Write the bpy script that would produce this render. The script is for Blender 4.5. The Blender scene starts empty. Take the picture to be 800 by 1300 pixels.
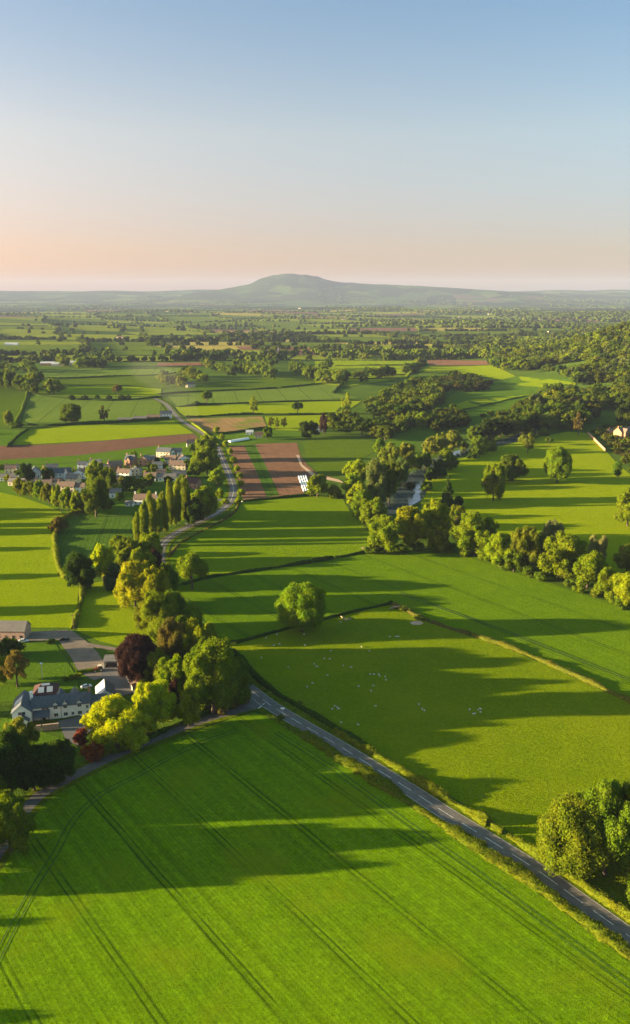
import bpy, bmesh, math, random
import numpy as np
from mathutils import Vector, Matrix
from mathutils.geometry import tessellate_polygon

R = math.radians
# ------------------------------------------------------------------ camera, sky, sun, exposure
scene = bpy.context.scene
F, PITCH, H, HOR = 1050.0, R(14.7), 150.0, 374.0
cam_d = bpy.data.cameras.new('camera')
cam_d.sensor_fit = 'VERTICAL'; cam_d.sensor_height = 24.0; cam_d.lens = 24.0 * F / 1300.0
cam_d.clip_start = 1.0; cam_d.clip_end = 90000.0
cam = bpy.data.objects.new('camera', cam_d); scene.collection.objects.link(cam)
cam.location = (0, 0, H); cam.rotation_euler = (math.pi / 2 - PITCH, 0, 0)
scene.camera = cam

SUN_EL, SUN_BACK = R(8.6), R(3.0)     # sun low on the left, a touch behind the camera
sd = Vector((-math.cos(SUN_EL) * math.cos(SUN_BACK), -math.cos(SUN_EL) * math.sin(SUN_BACK), math.sin(SUN_EL)))
sun_d = bpy.data.lights.new('sun', 'SUN'); sun_d.energy = 5.0; sun_d.angle = R(0.53); sun_d.color = (1.0, 0.785, 0.43)
sun = bpy.data.objects.new('sun', sun_d); scene.collection.objects.link(sun)
sun.rotation_euler = sd.to_track_quat('Z', 'Y').to_euler(); sun.location = (-800, 0, 600)

world = bpy.data.worlds.new('World'); scene.world = world; world.use_nodes = True
nt = world.node_tree; nt.nodes.clear()
sky = nt.nodes.new('ShaderNodeTexSky'); sky.sky_type = 'NISHITA'; sky.sun_disc = False
sky.sun_elevation = SUN_EL
sky.sun_rotation = math.atan2(sd.x, sd.y)      # 0 = +Y, clockwise
sky.altitude = 0; sky.air_density = 1.0; sky.dust_density = 1.2; sky.ozone_density = 2.0
bg = nt.nodes.new('ShaderNodeBackground'); bg.inputs['Strength'].default_value = 0.065
wo = nt.nodes.new('ShaderNodeOutputWorld')
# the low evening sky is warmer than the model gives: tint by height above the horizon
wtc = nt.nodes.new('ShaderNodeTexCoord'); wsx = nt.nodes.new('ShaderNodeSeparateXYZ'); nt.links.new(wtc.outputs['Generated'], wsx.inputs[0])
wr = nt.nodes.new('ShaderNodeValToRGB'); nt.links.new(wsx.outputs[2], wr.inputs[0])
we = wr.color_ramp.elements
we[0].position = 0.0; we[0].color = (0.78, 0.49, 0.42, 1); we[1].position = 0.6; we[1].color = (1.05, 1.25, 0.92, 1)  # top stop brightens the unseen upper dome to lift the ambient fill
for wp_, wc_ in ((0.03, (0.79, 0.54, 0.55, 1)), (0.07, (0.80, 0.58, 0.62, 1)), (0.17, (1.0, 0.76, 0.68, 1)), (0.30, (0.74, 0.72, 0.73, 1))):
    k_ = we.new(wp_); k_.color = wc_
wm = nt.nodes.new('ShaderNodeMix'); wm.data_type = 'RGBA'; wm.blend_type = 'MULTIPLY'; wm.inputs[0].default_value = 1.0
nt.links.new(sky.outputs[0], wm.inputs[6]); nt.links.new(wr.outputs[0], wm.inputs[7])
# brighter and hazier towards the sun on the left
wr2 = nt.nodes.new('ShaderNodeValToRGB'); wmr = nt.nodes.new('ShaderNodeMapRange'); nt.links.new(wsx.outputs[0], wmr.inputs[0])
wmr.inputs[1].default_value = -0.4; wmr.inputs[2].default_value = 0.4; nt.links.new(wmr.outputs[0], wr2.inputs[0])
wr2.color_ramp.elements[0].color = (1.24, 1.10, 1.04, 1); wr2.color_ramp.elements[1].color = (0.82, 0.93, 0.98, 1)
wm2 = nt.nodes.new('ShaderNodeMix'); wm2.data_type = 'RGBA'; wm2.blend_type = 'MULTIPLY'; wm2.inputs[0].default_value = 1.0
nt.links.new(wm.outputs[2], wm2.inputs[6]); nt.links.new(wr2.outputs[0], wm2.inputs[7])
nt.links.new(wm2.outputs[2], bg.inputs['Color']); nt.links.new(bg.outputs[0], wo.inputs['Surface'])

scene.view_settings.view_transform = 'Standard'; scene.view_settings.look = 'None'
scene.view_settings.exposure = 2.5; scene.view_settings.gamma = 1.0
scene.view_settings.use_curve_mapping = False
scene.cycles.use_denoising = True
scene.cycles.max_bounces = 5; scene.cycles.diffuse_bounces = 2; scene.cycles.transmission_bounces = 3
scene.cycles.volume_bounces = 0; scene.cycles.glossy_bounces = 2

# ------------------------------------------------------------------ terrain
def sstep(a, b, v):
    t = min(1.0, max(0.0, (v - a) / (b - a))); return t * t * (3 - 2 * t)

HILL = [(240, 372), (280, 367), (318, 360), (328, 355), (337, 350.8), (346, 349), (358, 347.4), (372, 347), (392, 348.5), (402, 350.5), (412, 354), (430, 357.5),
        (470, 360), (500, 361), (560, 364), (640, 369), (720, 374)]
def hill_px(p):
    if p <= HILL[0][0] or p >= HILL[-1][0]: return 374.0
    for (a, ya), (b, yb) in zip(HILL, HILL[1:]):
        if p <= b: return ya + (yb - ya) * (p - a) / (b - a)
def terr(x, y):
    z = 0.0
    if y > 700:
        z += 132 * math.exp(-((x - 835) / 275) ** 2 - ((y - 1620) / 460) ** 2) * sstep(700, 1150, y)
        z += 34 * math.exp(-((x + 760) / 210) ** 2 - ((y - 1330) / 190) ** 2)
    if y > 2200:
        u = sstep(2200, 4500, y)
        z += u * (13 * math.sin(x / 900 + 1) * math.sin(y / 1100) + 9 * math.sin(x / 430 + y / 700) + 6 * math.sin(x / 230 - y / 310))
    if y > 7500:
        k = 8.91e-4
        e = math.exp(-((y - 18000) / 3300) ** 2)
        base = 5.6 + 1.3 * math.sin(x / 1500 + 2.0) + 0.8 * math.sin(x / 610) + 0.3 * math.sin(x / 240)
        z += e * (150 + base * k * 18000 + 18 * math.sin(x / 900 + y / 1300))
        s = (HOR - hill_px(400 + x / 15500 * 1085.6)) * k * 15500 + 150
        g = math.exp(-((y - 15600) / 1600) ** 2)
        if s > 152: z = max(z, z + (s - z) * g) + g * sstep(200, 450, s) * (7 * math.sin(x / 170 + 1) * math.sin(x / 61) + 3 * math.sin(x / 33))
    return z

cp, sp = math.cos(PITCH), math.sin(PITCH)
def G(px, py):
    """point of the real terrain seen at a place in the photograph"""
    u, v = (px - 400) / F, (650 - py) / F
    d = Vector((u, cp + v * sp, -sp + v * cp))
    if d.z > -0.0012: d.z = -0.0012
    t = -H / d.z
    if t * d.y < 650 : return Vector((d.x * t, d.y * t, 0))
    t0 = 600.0; t = t0
    while t < 40000:
        if H + d.z * t <= terr(d.x * t, d.y * t): break
        t0 = t; t *= 1.012
    for _ in range(24):
        m = (t0 + t) / 2
        if H + d.z * m <= terr(d.x * m, d.y * m): t = m
        else: t0 = m
    return Vector((d.x * t, d.y * t, terr(d.x * t, d.y * t)))
def ppm(p):
    return F / (p.y * cp - (p.z - H) * sp)
def proj(x, y, z):
    dd = y * cp - (z - H) * sp
    return 400 + F * x / dd, 650 - F * (y * sp + (z - H) * cp) / dd

# ------------------------------------------------------------------ helpers
COL = scene.collection
def tag(o, label=None, cat=None, group=None, kind=None):
    if label: o['label'] = label
    if cat: o['category'] = cat
    if group: o['group'] = group
    if kind: o['kind'] = kind
    return o
def mesh_np(name, V, Fc, n):
    """V (k,3), Fc (m,n) uniform faces"""
    me = bpy.data.meshes.new(name)
    me.vertices.add(len(V)); me.vertices.foreach_set('co', np.asarray(V, np.float32).ravel())
    m = len(Fc)
    me.loops.add(m * n); me.loops.foreach_set('vertex_index', np.asarray(Fc, np.int32).ravel())
    me.polygons.add(m); me.polygons.foreach_set('loop_start', np.arange(0, m * n, n, dtype=np.int32))
    me.polygons.foreach_set('loop_total', np.full(m, n, np.int32))
    me.update(calc_edges=True)
    return me
def link(name, me, mat=None, parent=None):
    o = bpy.data.objects.new(name, me); COL.objects.link(o)
    if mat is not None and me is not None and not me.materials:
        me.materials.append(mat)
    if parent: o.parent = parent
    return o
def empty(name, loc=(0, 0, 0), rz=0):
    o = bpy.data.objects.new(name, None); COL.objects.link(o); o.location = loc; o.rotation_euler = (0, 0, rz)
    o.empty_display_size = 1; return o

def smooth_path(pts, step):
    """Catmull-Rom through 2D/3D world points, resampled"""
    P = [Vector((p[0], p[1], 0)) for p in pts]
    P = [P[0] * 2 - P[1]] + P + [P[-1] * 2 - P[-2]]
    out = []
    for i in range(1, len(P) - 2):
        a, b, c, d = P[i - 1], P[i], P[i + 1], P[i + 2]
        n = max(1, int((c - b).length / step))
        for k in range(n):
            t = k / n
            out.append(0.5 * ((2 * b) + (c - a) * t + (2 * a - 5 * b + 4 * c - d) * t * t + (3 * b - a - 3 * c + d) * t ** 3))
    out.append(P[-2])
    return out

# ------------------------------------------------------------------ materials
def new_mat(name):
    m = bpy.data.materials.new(name); m.use_nodes = True
    t = m.node_tree; t.nodes.clear(); o = t.nodes.new('ShaderNodeOutputMaterial')
    return m, t, o
def N(t, typ, **kw):
    n = t.nodes.new(typ)
    for k, v in kw.items():
        if k.startswith('_'): setattr(n, k[1:], v)
    return n
def noise(t, scale, detail=3, vec=None, rough=0.6):
    n = t.nodes.new('ShaderNodeTexNoise'); n.inputs['Scale'].default_value = scale; n.inputs['Detail'].default_value = detail
    n.inputs['Roughness'].default_value = rough
    if vec: t.links.new(vec, n.inputs['Vector'])
    return n.outputs['Fac']
def math_n(t, op, a, b=None, c=None, clamp=False):
    n = t.nodes.new('ShaderNodeMath'); n.operation = op; n.use_clamp = clamp
    for i, v in enumerate((a, b, c)):
        if v is None: continue
        if isinstance(v, (int, float)): n.inputs[i].default_value = v
        else: t.links.new(v, n.inputs[i])
    return n.outputs[0]
def mix_c(t, fac, a, b, mode='MIX'):
    n = t.nodes.new('ShaderNodeMix'); n.data_type = 'RGBA'; n.blend_type = mode
    for s, v in ((n.inputs[0], fac), (n.inputs[6], a), (n.inputs[7], b)):
        if isinstance(v, (int, float)): s.default_value = v
        elif isinstance(v, (tuple, list)): s.default_value = (*v[:3], 1)
        else: t.links.new(v, s)
    return n.outputs[2]
def maprange(t, v, a, b, c, d):
    n = t.nodes.new('ShaderNodeMapRange'); n.clamp = True
    t.links.new(v, n.inputs[0])
    for i, k in enumerate((a, b, c, d)): n.inputs[i + 1].default_value = k
    return n.outputs[0]
def diffuse(t, o, col, bump=None, bstr=1.0, bdist=1.0, rough=0.0, trans=0.0, tilt=0.0):
    b = t.nodes.new('ShaderNodeBsdfDiffuse')
    if isinstance(col, (tuple, list)): b.inputs['Color'].default_value = (*col[:3], 1)
    else: t.links.new(col, b.inputs['Color'])
    b.inputs['Roughness'].default_value = rough
    out = b.outputs[0]
    if tilt > 0:
        # standing blades and leaves face every way: scatter the normals about the ground's own
        g = t.nodes.new('ShaderNodeNewGeometry'); nn = t.nodes.new('ShaderNodeTexNoise'); nn.inputs['Scale'].default_value = 6.5; nn.inputs['Detail'].default_value = 0
        t.links.new(g.outputs['Position'], nn.inputs['Vector'])
        s1 = t.nodes.new('ShaderNodeVectorMath'); s1.operation = 'SUBTRACT'; t.links.new(nn.outputs['Color'], s1.inputs[0]); s1.inputs[1].default_value = (0.5, 0.5, 0.5)
        s2 = t.nodes.new('ShaderNodeVectorMath'); s2.operation = 'MULTIPLY'; t.links.new(s1.outputs[0], s2.inputs[0]); s2.inputs[1].default_value = (tilt, tilt, 0.0)
        s3 = t.nodes.new('ShaderNodeVectorMath'); s3.operation = 'ADD'; t.links.new(s2.outputs[0], s3.inputs[0])
        if bump is not None:
            bn = t.nodes.new('ShaderNodeBump'); bn.inputs['Strength'].default_value = bstr; bn.inputs['Distance'].default_value = bdist
            t.links.new(bump, bn.inputs['Height']); t.links.new(bn.outputs[0], s3.inputs[1])
        else: t.links.new(g.outputs['Normal'], s3.inputs[1])
        s4 = t.nodes.new('ShaderNodeVectorMath'); s4.operation = 'NORMALIZE'; t.links.new(s3.outputs[0], s4.inputs[0])
        t.links.new(s4.outputs[0], b.inputs['Normal'])
    elif bump is not None:
        bn = t.nodes.new('ShaderNodeBump'); bn.inputs['Strength'].default_value = bstr; bn.inputs['Distance'].default_value = bdist
        t.links.new(bump, bn.inputs['Height']); t.links.new(bn.outputs[0], b.inputs['Normal'])
    if trans > 0:
        tr = t.nodes.new('ShaderNodeBsdfTranslucent')
        if isinstance(col, (tuple, list)): tr.inputs['Color'].default_value = (*col[:3], 1)
        else: t.links.new(col, tr.inputs['Color'])
        mx = t.nodes.new('ShaderNodeMixShader'); mx.inputs[0].default_value = trans
        t.links.new(out, mx.inputs[1]); t.links.new(tr.outputs[0], mx.inputs[2]); out = mx.outputs[0]
    t.links.new(out, o.inputs['Surface'])

def field_mat(name, c1, c2, rowdir=None, rowsp=1.2, rowamt=0.12, tram=None, tramcol=(0.03, 0.05, 0.01), big=0.012, bstr=1.0, bdist=0.8,
              tramoff=0.0, bscale=0.9, patch=None, tilt=12.0, mott=0.1):
    """crop / pasture: mottled colour, drilled rows at an angle, wheel tracks in pairs"""
    m, t, o = new_mat(name)
    tc = t.nodes.new('ShaderNodeTexCoord'); vec = tc.outputs['Object']
    n1 = noise(t, big, 4, vec); n2 = noise(t, 0.12, 4, vec); n3 = noise(t, 0.9, 2, vec)
    f = math_n(t, 'ADD', math_n(t, 'MULTIPLY', n1, 0.55), math_n(t, 'MULTIPLY', n2, 0.45))
    f = maprange(t, f, 0.36, 0.64, 0, 1)
    col = mix_c(t, f, c1, c2)
    v = maprange(t, n3, 0.25, 0.75, 0.84, 1.16)
    hgt = noise(t, bscale, 3, vec)
    v = math_n(t, 'MULTIPLY', v, maprange(t, noise(t, 0.6, 4, vec, 0.8), 0.3, 0.7, 1 - mott, 1 + mott))
    if rowdir is not None:
        sx = t.nodes.new('ShaderNodeSeparateXYZ'); t.links.new(vec, sx.inputs[0])
        # coordinate across the rows
        a = rowdir
        s = math_n(t, 'ADD', math_n(t, 'MULTIPLY', sx.outputs[0], math.cos(a)), math_n(t, 'MULTIPLY', sx.outputs[1], math.sin(a)))
        wob = math_n(t, 'MULTIPLY', math_n(t, 'SUBTRACT', noise(t, 0.02, 2, vec), 0.5), 1.2)
        s = math_n(t, 'ADD', s, wob)
        ph = math_n(t, 'FRACT', math_n(t, 'DIVIDE', s, rowsp))
        row = math_n(t, 'ABSOLUTE', math_n(t, 'SUBTRACT', ph, 0.5))
        # rows whose strength comes and goes across the field
        cs = t.nodes.new('ShaderNodeCombineXYZ'); t.links.new(math_n(t, 'MULTIPLY', s, 0.33), cs.inputs[0])
        rn = noise(t, 1.0, 3, cs.outputs[0])
        v = math_n(t, 'MULTIPLY', v, maprange(t, row, 0, 0.5, 1 - rowamt * 0.5, 1 + rowamt * 0.5))
        v = math_n(t, 'MULTIPLY', v, maprange(t, rn, 0.35, 0.65, 1 - rowamt, 1 + rowamt))
        hgt = math_n(t, 'ADD', hgt, math_n(t, 'MULTIPLY', row, 0.5))
    cv = t.nodes.new('ShaderNodeVectorMath'); cv.operation = 'SCALE'; t.links.new(col, cv.inputs[0]); t.links.new(v, cv.inputs['Scale'])
    col = cv.outputs[0]
    if tram:
        st = math_n(t, 'SUBTRACT', s, tramoff)
        pm = math_n(t, 'MULTIPLY', math_n(t, 'FRACT', math_n(t, 'DIVIDE', st, tram)), tram)
        lines = None
        for c0 in (tram / 2 - 0.85, tram / 2 + 0.85):
            l = maprange(t, math_n(t, 'ABSOLUTE', math_n(t, 'SUBTRACT', pm, c0)), 0.16, 0.42, 1, 0)
            lines = l if lines is None else math_n(t, 'MAXIMUM', lines, l)
        lines = math_n(t, 'MULTIPLY', lines, maprange(t, noise(t, 0.06, 2, vec), 0.32, 0.55, 0.25, 1))
        col = mix_c(t, math_n(t, 'MULTIPLY', lines, 0.66), col, tramcol)  # dark soil tone, also painting the shade down in the wheel ruts
        hgt = math_n(t, 'SUBTRACT', hgt, math_n(t, 'MULTIPLY', lines, 0.8))
    if patch:
        pcol, lo, hi, sc = patch
        col = mix_c(t, maprange(t, noise(t, sc, 4, vec), lo, hi, 0, 1), col, pcol)
    diffuse(t, o, col, hgt, bstr, bdist, tilt=tilt)
    return m

def plain_mat(name, c, var=0.15, scale=0.5, rough=0.7, bump=0.0, spec=0.3):
    m, t, o = new_mat(name)
    tc = t.nodes.new('ShaderNodeTexCoord')
    n = noise(t, scale, 4, tc.outputs['Object'])
    v = maprange(t, n, 0.3, 0.7, 1 - var, 1 + var)
    cv = t.nodes.new('ShaderNodeVectorMath'); cv.operation = 'SCALE'; cv.inputs[0].default_value = c[:3]; t.links.new(v, cv.inputs['Scale'])
    b = t.nodes.new('ShaderNodeBsdfPrincipled'); t.links.new(cv.outputs[0], b.inputs['Base Color'])
    b.inputs['Roughness'].default_value = rough; b.inputs['Specular IOR Level'].default_value = spec
    if bump:
        bn = t.nodes.new('ShaderNodeBump'); bn.inputs['Strength'].default_value = bump; bn.inputs['Distance'].default_value = 0.1
        t.links.new(n, bn.inputs['Height']); t.links.new(bn.outputs[0], b.inputs['Normal'])
    t.links.new(b.outputs[0], o.inputs['Surface'])
    return m

def leaf_mat(name, src):
    m, t, o = new_mat(name)
    if src == 'object':
        oi = t.nodes.new('ShaderNodeObjectInfo'); col = oi.outputs['Color']
    else:
        a = t.nodes.new('ShaderNodeAttribute'); a.attribute_name = 'tint'; col = a.outputs['Color']
    geo = t.nodes.new('ShaderNodeNewGeometry')
    n1 = noise(t, 0.22, 3, geo.outputs['Position']); n2 = noise(t, 1.3, 2, geo.outputs['Position'])
    hs = t.nodes.new('ShaderNodeHueSaturation')
    t.links.new(maprange(t, n1, 0.3, 0.7, 0.482, 0.52), hs.inputs['Hue'])
    t.links.new(maprange(t, n2, 0.3, 0.7, 0.62, 1.38), hs.inputs['Value'])
    t.links.new(col, hs.inputs['Color'])
    b = t.nodes.new('ShaderNodeBsdfDiffuse'); t.links.new(hs.outputs[0], b.inputs['Color'])
    tr = t.nodes.new('ShaderNodeBsdfTranslucent')
    tcol = mix_c(t, 1.0, hs.outputs[0], (1.3, 1.25, 0.5), 'MULTIPLY'); t.links.new(tcol, tr.inputs['Color'])
    mx = t.nodes.new('ShaderNodeMixShader'); mx.inputs[0].default_value = 0.4
    t.links.new(b.outputs[0], mx.inputs[1]); t.links.new(tr.outputs[0], mx.inputs[2]); t.links.new(mx.outputs[0], o.inputs['Surface'])
    return m
M_LEAF, M_LEAFA = leaf_mat('foliage', 'object'), leaf_mat('foliage_mass', 'attr')
M_BARK = plain_mat('bark', (0.09, 0.065, 0.045), 0.4, 2.0, 0.9, 0.5)

LIT = (0.19, 0.27, 0.018)
M_wheat = field_mat('young_wheat', (0.125, 0.25, 0.002), (0.18, 0.31, 0.003), rowdir=R(37.9), rowsp=1.1, rowamt=0.2, mott=0.26, patch=((0.20, 0.27, 0.004), 0.52, 0.75, 0.035), tram=21.1, tramoff=9.25,
                    tramcol=(0.02, 0.05, 0.004), bscale=2.4, bdist=0.35)
M_past = field_mat('sheep_pasture', (0.155, 0.232, 0.002), (0.205, 0.275, 0.003), bscale=0.8, mott=0.16, patch=((0.25, 0.29, 0.005), 0.5, 0.8, 0.02))
M_arable = field_mat('cereal_crop', (0.115, 0.215, 0.004), (0.16, 0.265, 0.005), rowdir=R(37), rowsp=2.0, rowamt=0.05, tram=24, tramoff=6,
                     tramcol=(0.03, 0.075, 0.008))
M_striped = field_mat('mown_meadow', (0.15, 0.245, 0.003), (0.20, 0.29, 0.004))
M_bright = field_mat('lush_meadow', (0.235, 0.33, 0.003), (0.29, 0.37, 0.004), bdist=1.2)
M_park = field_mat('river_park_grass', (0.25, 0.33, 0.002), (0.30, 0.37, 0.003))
M_dark = field_mat('dark_pasture', (0.09, 0.155, 0.008), (0.12, 0.185, 0.01))  # grass of a darker green
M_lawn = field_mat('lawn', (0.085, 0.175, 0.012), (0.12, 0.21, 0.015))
M_cropd = field_mat('leafy_crop', (0.075, 0.15, 0.018), (0.10, 0.18, 0.02), rowdir=R(8), rowsp=3.2, rowamt=0.12, tram=30, tramoff=9,
                    tramcol=(0.03, 0.06, 0.01))
M_pale = field_mat('pale_crop', (0.14, 0.22, 0.03), (0.17, 0.25, 0.035), rowdir=R(8), rowsp=6, rowamt=0.05, tram=36, tramoff=3)
M_brown = field_mat('bare_red_soil', (0.22, 0.12, 0.075), (0.28, 0.155, 0.10), rowdir=R(10), rowsp=3.0, rowamt=0.08, bdist=0.5)
M_brown2 = field_mat('ploughed_red_soil', (0.17, 0.095, 0.065), (0.22, 0.12, 0.085), rowdir=R(85), rowsp=5, rowamt=0.06, bdist=0.4)
M_tan = field_mat('stubble', (0.30, 0.20, 0.09), (0.38, 0.24, 0.11), rowdir=R(20), rowsp=9, rowamt=0.16, bdist=0.4,
                  patch=((0.2, 0.24, 0.04), 0.5, 0.62, 0.03))
M_yellow = field_mat('yellow_crop', (0.42, 0.36, 0.05), (0.5, 0.42, 0.07), bdist=0.4)
M_verge = field_mat('verge_grass', (0.09, 0.15, 0.006), (0.17, 0.22, 0.008), big=0.15, bscale=2.0, mott=0.3)
M_road = plain_mat('asphalt', (0.125, 0.115, 0.108), 0.22, 0.5, 0.95, 0.2, spec=0.05)
M_paint = plain_mat('road_paint', (0.5, 0.49, 0.46), 0.3, 1.0, 0.6)
M_track = plain_mat('farm_track', (0.155, 0.12, 0.095), 0.25, 0.25, 0.95, 0.4)
M_tarmac = plain_mat('driveway_tarmac', (0.10, 0.095, 0.10), 0.1, 0.5, 0.9)
M_soil = plain_mat('bare_earth', (0.42, 0.28, 0.18), 0.2, 1.0, 0.95)

def water_mat():
    m, t, o = new_mat('river_water')
    b = t.nodes.new('ShaderNodeBsdfPrincipled'); b.inputs['Base Color'].default_value = (0.05, 0.07, 0.08, 1)
    b.inputs['Roughness'].default_value = 0.06; b.inputs['IOR'].default_value = 1.5; b.inputs['Specular IOR Level'].default_value = 1.0
    tc = t.nodes.new('ShaderNodeTexCoord'); bn = t.nodes.new('ShaderNodeBump'); bn.inputs['Strength'].default_value = 0.12; bn.inputs['Distance'].default_value = 0.3
    t.links.new(noise(t, 0.6, 3, tc.outputs['Object']), bn.inputs['Height']); t.links.new(bn.outputs[0], b.inputs['Normal'])
    t.links.new(b.outputs[0], o.inputs['Surface']); return m
M_water = water_mat()

def terrain_mat():
    m, t, o = new_mat('countryside_ground')
    geo = t.nodes.new('ShaderNodeNewGeometry'); pos = geo.outputs['Position']
    mp = t.nodes.new('ShaderNodeMapping'); mp.inputs['Scale'].default_value = (1 / 330, 1 / 520, 0); mp.inputs['Rotation'].default_value = (0, 0, 0.25)
    t.links.new(pos, mp.inputs[0])
    v = t.nodes.new('ShaderNodeTexVoronoi'); v.inputs['Scale'].default_value = 1; t.links.new(mp.outputs[0], v.inputs['Vector'])
    sp_ = t.nodes.new('ShaderNodeSeparateColor'); t.links.new(v.outputs['Color'], sp_.inputs[0])
    cr = t.nodes.new('ShaderNodeValToRGB'); t.links.new(sp_.outputs[0], cr.inputs[0]); cr.color_ramp.interpolation = 'CONSTANT'
    e = cr.color_ramp.elements
    cols = [(0, (0.06, 0.11, 0.02)), (0.3, (0.03, 0.055, 0.015)), (0.5, (0.09, 0.15, 0.02)), (0.62, (0.03, 0.06, 0.015)), (0.75, (0.12, 0.16, 0.03)),
            (0.84, (0.12, 0.09, 0.06)), (0.87, (0.05, 0.10, 0.02))]
    e[0].position = 0; e[0].color = (*cols[0][1], 1); e[1].position = cols[1][0]; e[1].color = (*cols[1][1], 1)
    for p_, c_ in cols[2:]:
        k = e.new(p_); k.color = (*c_, 1)
    wood = maprange(t, noise(t, 0.0007, 5, pos), 0.47, 0.55, 0, 0.75)
    c = mix_c(t, wood, cr.outputs[0], (0.022, 0.04, 0.012))
    near = mix_c(t, maprange(t, noise(t, 0.02, 5, pos), 0.35, 0.65, 0, 1), (0.07, 0.13, 0.015), (0.10, 0.16, 0.02))
    ln = t.nodes.new('ShaderNodeSeparateXYZ'); t.links.new(pos, ln.inputs[0])
    c = mix_c(t, maprange(t, ln.outputs[1], 7200, 8000, 0, 1), near, c)
    diffuse(t, o, c, noise(t, 0.7, 3, pos), 1.0, 0.8, tilt=9.0)
    return m
M_ground = terrain_mat()

# ------------------------------------------------------------------ ground sheet
def build_ground():
    ys = [-500, -200, 0, 150, 300, 500, 700]
    y = 700.0
    while y < 24000:
        y *= 1.0145; ys.append(y)
    nu = 400; V = []; 
    us = np.linspace(-1, 1, nu)
    for y in ys:
        W = 900 + 0.72 * max(y, 0)
        for u in us:
            x = u * W; V.append((x, y, terr(x, y)))
    ny = len(ys); idx = np.arange(ny * nu).reshape(ny, nu)
    Fq = np.stack([idx[:-1, :-1], idx[:-1, 1:], idx[1:, 1:], idx[1:, :-1]], -1).reshape(-1, 4)
    me = mesh_np('ground', V, Fq, 4); me.polygons.foreach_set('use_smooth', np.ones(len(Fq), bool))
    o = link('ground', me, M_ground); tag(o, 'green lowland countryside ground reaching the far hills', 'ground', kind='structure')
build_ground()

LAYER = [0]
def drape(x, y, off):
    e = off
    if y > 1050: e += 0.25 + 0.0006 * (y - 1050)
    return terr(x, y) + e
def sheet(name, pts, mat, label, cat='field', world=False, kind='structure', off=None):
    LAYER[0] += 1; off = 0.004 * LAYER[0] if off is None else off
    P = [Vector((p[0], p[1], 0)) for p in pts] if world else [G(*p) for p in pts]
    P2 = [Vector((p.x, p.y, 0)) for p in P]
    bm = bmesh.new(); vs = [bm.verts.new(p) for p in P2]
    for a, b, c in tessellate_polygon([P2]):
        try: bm.faces.new((vs[a], vs[b], vs[c]))
        except ValueError: pass
    if max(p.y for p in P2) > 1000:
        for L in (240, 120, 60):
            L = L * max(1, max(p.y for p in P2) / 3000)
            es = [e for e in bm.edges if e.calc_length() > L]
            if es:
                bmesh.ops.subdivide_edges(bm, edges=es, cuts=1); bmesh.ops.triangulate(bm, faces=bm.faces)
    for v in bm.verts: v.co.z = drape(v.co.x, v.co.y, off)
    bmesh.ops.recalc_face_normals(bm, faces=bm.faces)
    if sum(f.normal.z for f in bm.faces) < 0: bmesh.ops.reverse_faces(bm, faces=bm.faces)
    me = bpy.data.meshes.new(name); bm.to_mesh(me); bm.free()
    o = link(name, me, mat); tag(o, label, cat, kind=kind); return o
def ribbon(name, path, width, mat, label, cat='road', off=None, step=4.0, kind='structure', world=False, widths=None, shift=0.0, dash=None, parent=None):
    LAYER[0] += 1; off = 0.004 * LAYER[0] if off is None else off
    P = smooth_path(path if world else [G(*p) for p in path], step if dash is None else 1.0)
    n = len(P); V = []; Fq = []; s = 0; prev = None
    for i, p in enumerate(P):
        t = (P[min(i + 1, n - 1)] - P[max(i - 1, 0)]).normalized(); nrm = Vector((-t.y, t.x, 0))
        w = width if widths is None else np.interp(i / (n - 1), [k for k, _ in widths], [w for _, w in widths])
        for k in (-0.5, 0.5):
            q = p + nrm * (w * k + shift); V.append((q.x, q.y, drape(q.x, q.y, off)))
        if i:
            s += (p - P[i - 1]).length
            if dash is None or (s % dash[1]) < dash[0]: Fq.append((2 * i - 2, 2 * i, 2 * i + 1, 2 * i - 1))
    Fq = [f[::-1] for f in Fq]
    Fq = np.array(Fq); 
    me = mesh_np(name, V, Fq, 4)
    if me.polygons[0].normal.z < 0: me.flip_normals()
    o = link(name, me, mat, parent); 
    if not parent: tag(o, label, cat, kind=kind)
    return o

# --- fields, far to near
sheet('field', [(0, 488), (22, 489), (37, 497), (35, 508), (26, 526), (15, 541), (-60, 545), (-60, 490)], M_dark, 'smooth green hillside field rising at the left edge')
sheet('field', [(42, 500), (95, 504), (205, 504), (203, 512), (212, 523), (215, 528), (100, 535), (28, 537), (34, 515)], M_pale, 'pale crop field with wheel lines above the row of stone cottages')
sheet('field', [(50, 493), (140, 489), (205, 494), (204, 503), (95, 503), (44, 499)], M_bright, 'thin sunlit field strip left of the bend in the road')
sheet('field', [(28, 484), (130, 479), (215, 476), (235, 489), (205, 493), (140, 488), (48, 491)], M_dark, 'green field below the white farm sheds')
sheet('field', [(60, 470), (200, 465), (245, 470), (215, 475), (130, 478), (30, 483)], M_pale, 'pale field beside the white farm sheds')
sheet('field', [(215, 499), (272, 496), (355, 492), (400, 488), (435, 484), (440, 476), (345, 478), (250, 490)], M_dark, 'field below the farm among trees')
sheet('field', [(212, 502), (272, 498), (355, 494), (400, 490), (433, 487), (424, 500), (455, 505), (400, 508), (310, 511), (225, 516)], M_pale, 'long pale green field crossing the middle distance')
sheet('field', [(223, 517), (310, 513), (400, 510), (460, 509), (440, 522), (400, 526), (320, 526), (237, 529), (228, 524)], M_bright, 'bright field with a round oak and a pale tree on it')
sheet('field', [(236, 532), (285, 530), (333, 529), (339, 543), (271, 551), (256, 546)], M_tan, 'tan stubble field beside the road', 'field')
sheet('field', [(336, 529), (415, 527), (412, 545), (345, 550), (341, 543)], M_bright, 'bright grass field right of the tan stubble')
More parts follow.
